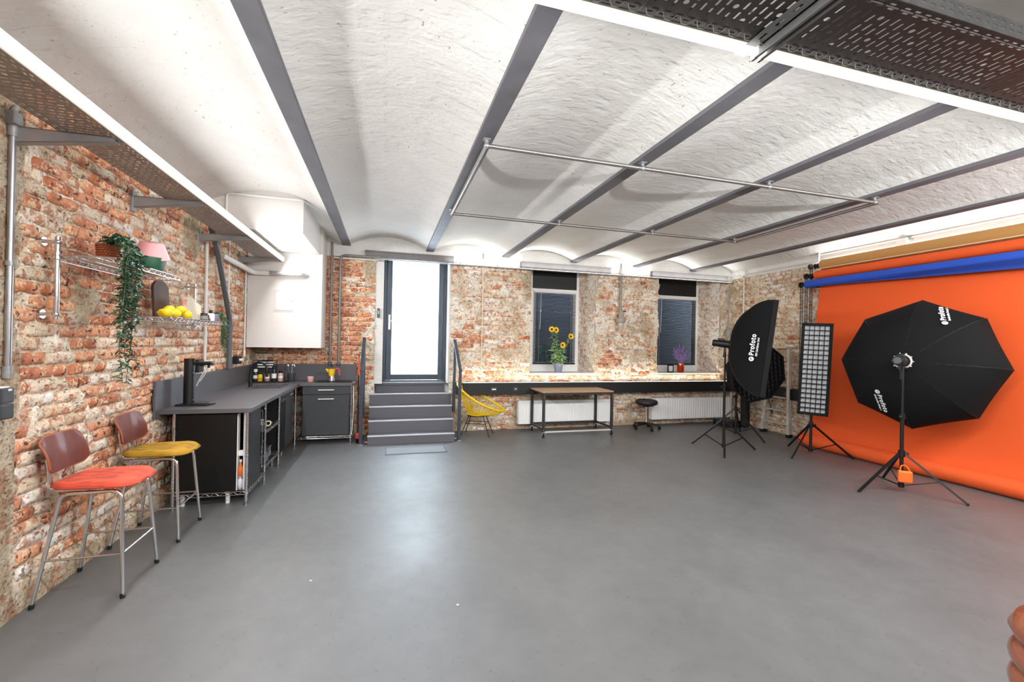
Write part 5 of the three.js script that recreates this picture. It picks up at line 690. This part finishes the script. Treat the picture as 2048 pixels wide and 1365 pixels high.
{ // cases in the corner
  let t = thing('equipment_bag', 'tall black tubular bag standing in the corner behind the softboxes', 'bag', [6.42, 0, -6.62]); mesh('bag_body', rod([0, 0.06, 0], [0.02, 0.66, -0.02], 0.075, 0.085, 22), std('#161718', 0.8), t); mesh('bag_end', [ball(0.082, 0.02, 0.66, -0.02, 1, 0.4, 1), ball(0.075, 0, 0.06, 0, 1, 0.7, 1)], std('#161718', 0.8), t); mesh('carry_strap', tube([[0.0, 0.62, 0.085], [-0.03, 0.4, 0.13], [0.0, 0.12, 0.08]], 0.008, 20), M.black, t);
  t = thing('equipment_case', 'low black equipment case lying on the floor in the corner', 'case', [6.50, 0, -6.62]); mesh('case_body', rbox(0.28, 0.12, 0.42, 0.015, -0.02, 0.06, 0), M.black, t); mesh('lid_seam', span(-0.163, 0.123, 0.074, 0.079, -0.212, 0.212), M.front, t); mesh('latch', span(-0.168, -0.158, 0.055, 0.09, -0.12, -0.08), M.steel, t); t.position.set(6.25, 0, -6.85); t.rotation.y = 0.2;
}
// ---------------------------------------------------------------- light stands, softboxes, umbrella
const blackFabric = new THREE.MeshPhysicalMaterial({ color: C('#070708'), roughness: 0.85, specularIntensity: 0.5, side: THREE.DoubleSide });
const font = await new FontLoader().loadAsync('fonts/droid/droid_sans_bold.typeface.json');
function lettering(lines, size) {                // flat print, lies in x-y, centred on its first line's start
  const g = []; lines.forEach(([s, k, x, y]) => g.push(new TextGeometry(s, { font, size: size * k, depth: 0.0012, curveSegments: 4, bevelEnabled: false }).translate(x * size, y * size, 0)));
  return g;
}
const badge = (s) => [extrude(Array.from({ length: 24 }, (_, i) => [s * 0.5 * Math.cos(i * PI / 12), s * 0.5 * Math.sin(i * PI / 12)]), 0.0012, 0, [[[-s * 0.2, -s * 0.26], [-s * 0.07, -s * 0.26], [-s * 0.07, s * 0.3], [-s * 0.2, s * 0.3]], [[0.02 * s, -0.02 * s], [0.24 * s, -0.02 * s], [0.24 * s, 0.26 * s], [0.02 * s, 0.26 * s]]])];
function lightStand(label, at, phi, R, hub, top, collar = hub - 0.3) {
  const t = thing('light_stand', label, 'stand', at), m = M.blackMetal;
  mesh('lower_tube', rod([0, 0.055, 0], [0, Math.min(0.95, top * 0.62), 0], 0.0175, 0.0175, 16), m, t); mesh('upper_tube', rod([0, Math.min(0.9, top * 0.58), 0], [0, top, 0], 0.0125, 0.0125, 14), m, t);
  mesh('collar', rod([0, hub - 0.03, 0], [0, hub + 0.035, 0], 0.03), m, t); mesh('collar', rod([0, Math.min(0.92, top * 0.6) - 0.03, 0], [0, Math.min(0.92, top * 0.6) + 0.03, 0], 0.025), m, t); mesh('collar', rod([0, 0.045, 0], [0, 0.09, 0], 0.026), m, t);
  mesh('clamp_knob', [rod([0, Math.min(0.92, top * 0.6), 0], [-0.06, Math.min(0.92, top * 0.6), 0.02], 0.007), ball(0.017, -0.065, Math.min(0.92, top * 0.6), 0.022), rod([0, hub, 0], [0.05, hub, 0.02], 0.007), ball(0.014, 0.055, hub, 0.02)], M.black, t);
  for (let k = 0; k < 3; k++) {
    const a = phi + k * 2 * PI / 3, x = Math.cos(a), z = Math.sin(a), leg = mesh('leg', [bar([x * 0.03, hub, z * 0.03], [x * R, 0.012, z * R], 0.024, 0.016)], m, t); mesh('foot_cap', ball(0.013, x * R, 0.013, z * R), M.rubber, leg);
    const q = 0.58; mesh('leg_brace', [bar([x * 0.025, 0.07, z * 0.025], [x * lerp(0.03, R, q), lerp(hub, 0.012, q), z * lerp(0.03, R, q)], 0.014, 0.006)], m, t);
  }
  return t;
}
function flashHead(parent, len = 0.2, r = 0.05) { // points along -z, mount at the origin
  const h = mesh('flash_head', [rod([0, 0, 0.01], [0, 0, len], r, r * 0.94, 24), rod([0, 0, len], [0, 0, len + 0.012], r * 0.9, r * 0.8, 24), rbox(0.05, 0.035, 0.09, 0.01, 0, r + 0.006, len * 0.55)], M.blackMetal, parent);
  mesh('control_panel', rod([0, 0, len + 0.012], [0, 0, len + 0.015], r * 0.62, r * 0.62, 20), M.darkGrey, h); mesh('head_grip', [bar([0, -r + 0.01, len * 0.3], [0.0, -r - 0.06, len * 0.25], 0.03, 0.03), rod([-0.05, -r - 0.02, len * 0.25], [0.05, -r - 0.02, len * 0.25], 0.012), rod([0, -r - 0.05, len * 0.25], [0, -r - 0.14, len * 0.25], 0.017)], M.black, h); mesh('lever', bar([0.02, -r * 0.5, len * 0.9], [0.02, -r - 0.05, len * 1.05], 0.016, 0.012), M.black, h); return h;
}
function softbox(name, label, w, h, depth, ring, parts) { // mouth towards -z
  const t = thing(name, label, 'softbox'), N = 10, prof = (q, full) => ring + (full - ring) * Math.sin(q * PI / 2), ax = (q) => -depth * (1 - Math.cos(q * PI / 2)) ** 0.92;
  const side = (ux, uy, vx, vy) => sheet(10, N, (u, v) => { const s = (u - 0.5) * 2, hw = prof(v, w / 2), hh = prof(v, h / 2), sag = 0.045 * Math.sin(PI * v) * (1 - s * s) * 0.6; return [ux * hw * s + vx * (hw - sag), uy * hh * s + vy * (hh - sag), ax(v)]; });
  const ds = blackFabric;
  for (const [a, b, c, d] of [[0, 1, 1, 0], [0, -1, -1, 0], [1, 0, 0, -1], [-1, 0, 0, 1]]) mesh('side_panel', side(a, b, c, d), ds, t);
  const seam = []; for (const sx of [-1, 1]) for (const sy of [-1, 1]) seam.push(tube(Array.from({ length: 9 }, (_, k) => [sx * prof(k / 8, w / 2), sy * prof(k / 8, h / 2), ax(k / 8)]), 0.006, 24, 6)); mesh('seam_rod', seam, M.cloth, t);
  mesh('front_lip', [span(-w / 2 - 0.006, -w / 2 + 0.004, -h / 2, h / 2, -depth - 0.06, -depth), span(w / 2 - 0.004, w / 2 + 0.006, -h / 2, h / 2, -depth - 0.06, -depth), span(-w / 2, w / 2, -h / 2 - 0.006, -h / 2 + 0.004, -depth - 0.06, -depth), span(-w / 2, w / 2, h / 2 - 0.004, h / 2 + 0.006, -depth - 0.06, -depth)], M.cloth, t);
  mesh('front_diffuser', sheet(12, 12, (u, v) => [(u - 0.5) * (w - 0.01), (v - 0.5) * (h - 0.01), -depth + 0.012 - 0.03 * Math.sin(PI * u) * Math.sin(PI * v) * 0]), new THREE.MeshStandardMaterial({ color: C('#d9d9da'), roughness: 0.8, side: THREE.DoubleSide }), t);
  mesh('speed_ring', [new THREE.TorusGeometry(ring * 0.95, 0.012, 10, 28), rod([0, 0, 0.0], [0, 0, 0.02], ring * 0.9, ring * 0.8, 24)], M.blackMetal, t); return t;
}
{ // stand A: arched rectangular softbox seen from its side
  const A = [4.71, 0, -5.24]; lightStand('black light stand under the tall arched softbox, left of the group', A, 0.18, 0.485, 0.42, 1.58);
  const t = softbox('softbox', 'large black rectangular softbox seen from the side with white lettering', 0.80, 1.28, 0.41, 0.075);
  t.position.set(4.74, 1.53, -5.18); t.rotation.set(-0.11, -2.25, 0, 'YXZ');
  flashHead(t, 0.22, 0.052).rotation.z = 0;
  const p = mesh('printed_logo', [...lettering([['Profoto', 1, 0.9, 0], ['RFi Softbox 3x4', 0.42, 0.9, -0.75]], 0.058), ...badge(0.06).map((g) => g.translate(0.01, 0.02, 0))], M.print, t);
  p.position.set(0.386, -0.17, -0.27); // on the panel at x = +w/2, running upwards beside the rim
  const out = V(1, 0, 0.14).normalize(), right = V(0, 1, 0), upText = out.clone().cross(right); p.quaternion.setFromRotationMatrix(new THREE.Matrix4().makeBasis(right, upText, out)); 
}
{ // stand B: octagonal softbox with a fabric grid, behind the arched one
  lightStand('black light stand carrying the gridded octagonal softbox, behind the other stands', [5.64, 0, -6.01], 1.41, 0.515, 0.46, 1.12);
  const t = thing('softbox', 'black octagonal softbox with a fabric grid, behind the arched softbox', 'softbox', [5.66, 1.10, -5.63]), R = 0.48, dep = 0.34;
  const ds = blackFabric, pt = (k, r, z) => [r * Math.cos(k * PI / 4 + 0.39), r * Math.sin(k * PI / 4 + 0.39), z];
  for (let k = 0; k < 8; k++) mesh('side_panel', sheet(4, 8, (u, v) => { const r = 0.07 + (R - 0.07) * Math.sin(v * PI / 2), z = 0.0 - dep * Math.cos(v * PI / 2) ** 0.9, a = pt(k, r, z), b = pt(k + 1, r, z); return [lerp(a[0], b[0], u), lerp(a[1], b[1], u), z]; }), ds, t);
  const lip = []; for (let k = 0; k < 8; k++) { const a = pt(k, R, 0.03), b = pt(k + 1, R, 0.03); lip.push(bar(a, b, 0.012, 0.075)); } mesh('front_lip', lip, M.cloth, t);
  mesh('front_diffuser', new THREE.CircleGeometry(R - 0.01, 8, 0.39).translate(0, 0, 0.004), std('#3c3d40', 0.8, 0, { side: THREE.DoubleSide }), t);
  const reach = (c) => { const ap = (R - 0.01) * Math.cos(PI / 8); return Math.abs(c) < ap * Math.tan(PI / 8) ? ap : ap + ap * Math.tan(PI / 8) - Math.abs(c); };
  for (let k = -6; k <= 6; k++) { const c = k * 0.072, r = reach(c); mesh('grid_strip', box(0.005, 2 * r, 0.05, c, 0, 0.032), M.cloth, t); mesh('grid_strip', box(2 * r, 0.005, 0.05, 0, c, 0.032), M.cloth, t); }
  mesh('speed_ring', [new THREE.TorusGeometry(0.075, 0.012, 10, 24).translate(0, 0, -dep)], M.blackMetal, t); const h = new THREE.Group(); h.name = 'head_mount'; h.position.set(0, 0, -dep); h.rotation.y = PI; t.add(h); flashHead(h, 0.16, 0.05); t.remove(h); for (const c of [...h.children]) { c.position.copy(h.position); c.rotation.y = PI; t.add(c); }
  t.rotation.set(0.12, -0.12, 0.20, 'YXZ');
}
{ // stand C: strip softbox with grid facing the camera
  lightStand('black light stand under the tall narrow gridded strip softbox', [5.78, 0, -4.78], 0.79, 0.485, 0.42, 1.22);
  const t = softbox('softbox', 'tall narrow strip softbox with a fabric grid over its pale diffuser', 0.34, 1.24, 0.26, 0.06); t.position.set(5.86, 1.215, -4.83); t.rotation.set(0.0, PI - 0.80 , 0.035, 'YXZ');
  const g = []; for (let k = 0; k <= 5; k++) mesh('grid_strip', box(0.005, 1.2, 0.05, -0.145 + k * 0.058, 0, -0.285), M.cloth, t); for (let k = 0; k <= 18; k++) mesh('grid_strip', box(0.30, 0.005, 0.05, 0, -0.6 + k * 0.0667, -0.285), M.cloth, t);
  mesh('front_border', [span(-0.175, -0.145, -0.625, 0.625, -0.325, -0.30), span(0.145, 0.175, -0.625, 0.625, -0.325, -0.30), span(-0.175, 0.175, 0.6, 0.63, -0.325, -0.30), span(-0.175, 0.175, -0.63, -0.6, -0.325, -0.30)], M.cloth, t);
  flashHead(t, 0.16, 0.05);
}
{ // stand D: deep black umbrella seen from outside
  const D = [5.28, 0, -3.33]; lightStand('sturdy black light stand under the big umbrella, with the orange sandbag', D, 1.21, 0.495, 0.40, 1.33);
  const t = thing('umbrella', 'big black deep photo umbrella with its back to the camera', 'umbrella', [5.40, 1.375, -3.40]), R = 0.735, dep = 0.42, ds = blackFabric;
  const A0 = -0.03, surf = (a, r) => { const k = Math.abs(((a - A0) / (PI / 4)) % 1), s = 1 - 0.085 * (1 - (2 * Math.abs(k - 0.5)) ** 2) * r ** 1.3; const rad = R * s * Math.sin(r * PI / 2 * 0.93) / Math.sin(PI / 2 * 0.93); return [rad * Math.cos(a), rad * Math.sin(a), -dep * (1 - Math.cos(r * PI / 2 * 0.93)) / (1 - Math.cos(PI / 2 * 0.93))]; };
  const ribs = []; for (let k = 0; k < 8; k++) { mesh('canopy_panel', sheet(8, 12, (u, v) => surf(A0 + (k + u * 0.9999) * PI / 4, 0.06 + 0.94 * v)), ds, t); ribs.push(tube(Array.from({ length: 9 }, (_, j) => { const p = surf(A0 + k * PI / 4, 0.06 + 0.94 * j / 8); return [p[0], p[1], p[2] - 0.004]; }), 0.004, 20, 6)); }
  for (const r of ribs) mesh('rib', r, M.blackMetal, t);
  mesh('shaft', rod([0.03, -0.03, 0.1], [0, 0, -0.34], 0.005), M.steel, t); mesh('hub', [rod([0, 0, -0.005], [0, 0, 0.02], 0.055, 0.05, 20)], M.blackMetal, t);
  const ringG = [new THREE.TorusGeometry(0.072, 0.011, 10, 32).translate(0, 0, 0.03)]; for (let k = 0; k < 10; k++) ringG.push(rod([0.072 * Math.cos(k * PI / 5), 0.072 * Math.sin(k * PI / 5), 0.03], [0.093 * Math.cos(k * PI / 5), 0.093 * Math.sin(k * PI / 5), 0.03], 0.007)); mesh('speed_ring', ringG, M.alu, t);
  flashHead(t, 0.17, 0.055);
  const logo = (a, r, size, lines, bad, roll) => { const p = V(...surf(a, r)), e = 0.02, pr = V(...surf(a, r + e)).sub(p).normalize(), pa = V(...surf(a + e, r)).sub(p).normalize(), n = pa.clone().cross(pr).normalize(); if (n.z < 0) n.negate(); const x = V(0, roll, 0).addScaledVector(n, -roll * n.y).normalize(), y = n.clone().cross(x); const o = mesh('printed_logo', [...lettering(lines, size), ...badge(size * 1.1).map((g) => g.translate(-size * 0.2, size * 0.35, 0))].map((g) => g.translate(-size * 2.6, 0, 0)), M.print, t); o.quaternion.setFromRotationMatrix(new THREE.Matrix4().makeBasis(x, y, n)); o.position.copy(p).addScaledVector(n, 0.012); };
  logo(-2.04, 0.54, 0.046, [['Profoto', 1, 0.6, 0], ['Umbrella Deep L', 0.42, 0.6, -0.75]], true, -1);
  logo(1.10, 0.66, 0.046, [['Profoto', 1, 0.6, 0], ['Umbrella Deep L', 0.42, 0.6, -0.75]], true, 1);
  t.rotation.set(-0.08, -1.29, 0, 'YXZ');
  const s = thing('sandbag', 'small bright orange sandbag hanging on the umbrella stand', 'sandbag', [5.24, 0.15, -3.27]), om = std('#f0641e', 0.7); mesh('bag', rbox(0.17, 0.16, 0.06, 0.025, 0, 0, 0, 4), om, s); mesh('bag_flap', rbox(0.16, 0.03, 0.065, 0.012, 0, 0.075, 0.0), std('#f4822b', 0.7), s); mesh('strap', tube([[-0.06, 0.07, 0], [-0.03, 0.15, -0.05], [0.03, 0.15, -0.05], [0.06, 0.07, 0]], 0.009, 16), om, s); s.rotation.y = -0.75; s.scale.setScalar(0.72); s.position.y = 0.17;
}
{ // ringed stool, bottom right
  const t = thing('ringed_pouf', 'glossy terracotta stool of stacked rounded rings at the lower right corner', 'stool', [2.48, 0, -0.90]);
  const clay = new THREE.MeshPhysicalMaterial({ color: C('#84472e'), roughness: 0.22, clearcoat: 0.6, clearcoatRoughness: 0.12 });
  for (let k = 0; k < 5; k++) { const y = 0.05 + k * 0.098; mesh('ring', k < 4 ? new THREE.TorusGeometry(0.19, 0.055, 18, 48).rotateX(PI / 2).translate(0, y, 0) : lathe([[0, y - 0.05], [0.19, y - 0.055], [0.225, y - 0.042], [0.245, y], [0.225, y + 0.042], [0.19, y + 0.055], [0.1, y + 0.05], [0, y + 0.045]], 48), clay, t); }
}
{ const g = []; for (const [x, z] of [[-0.42, -2.95], [0.42, -2.48], [-0.36, -1.86], [0.08, -1.88], [2.92, -1.15]]) g.push(new THREE.IcosahedronGeometry(0.006, 0).scale(1.4, 0.35, 1).rotateY(x * 7).translate(x, 0.002, z)); const o = stuff(mesh('paper_crumbs', g, M.white, scene)); o.userData.label = 'tiny white paper crumbs scattered on the grey floor'; o.userData.category = 'crumbs'; }

renderer.render(scene, camera);
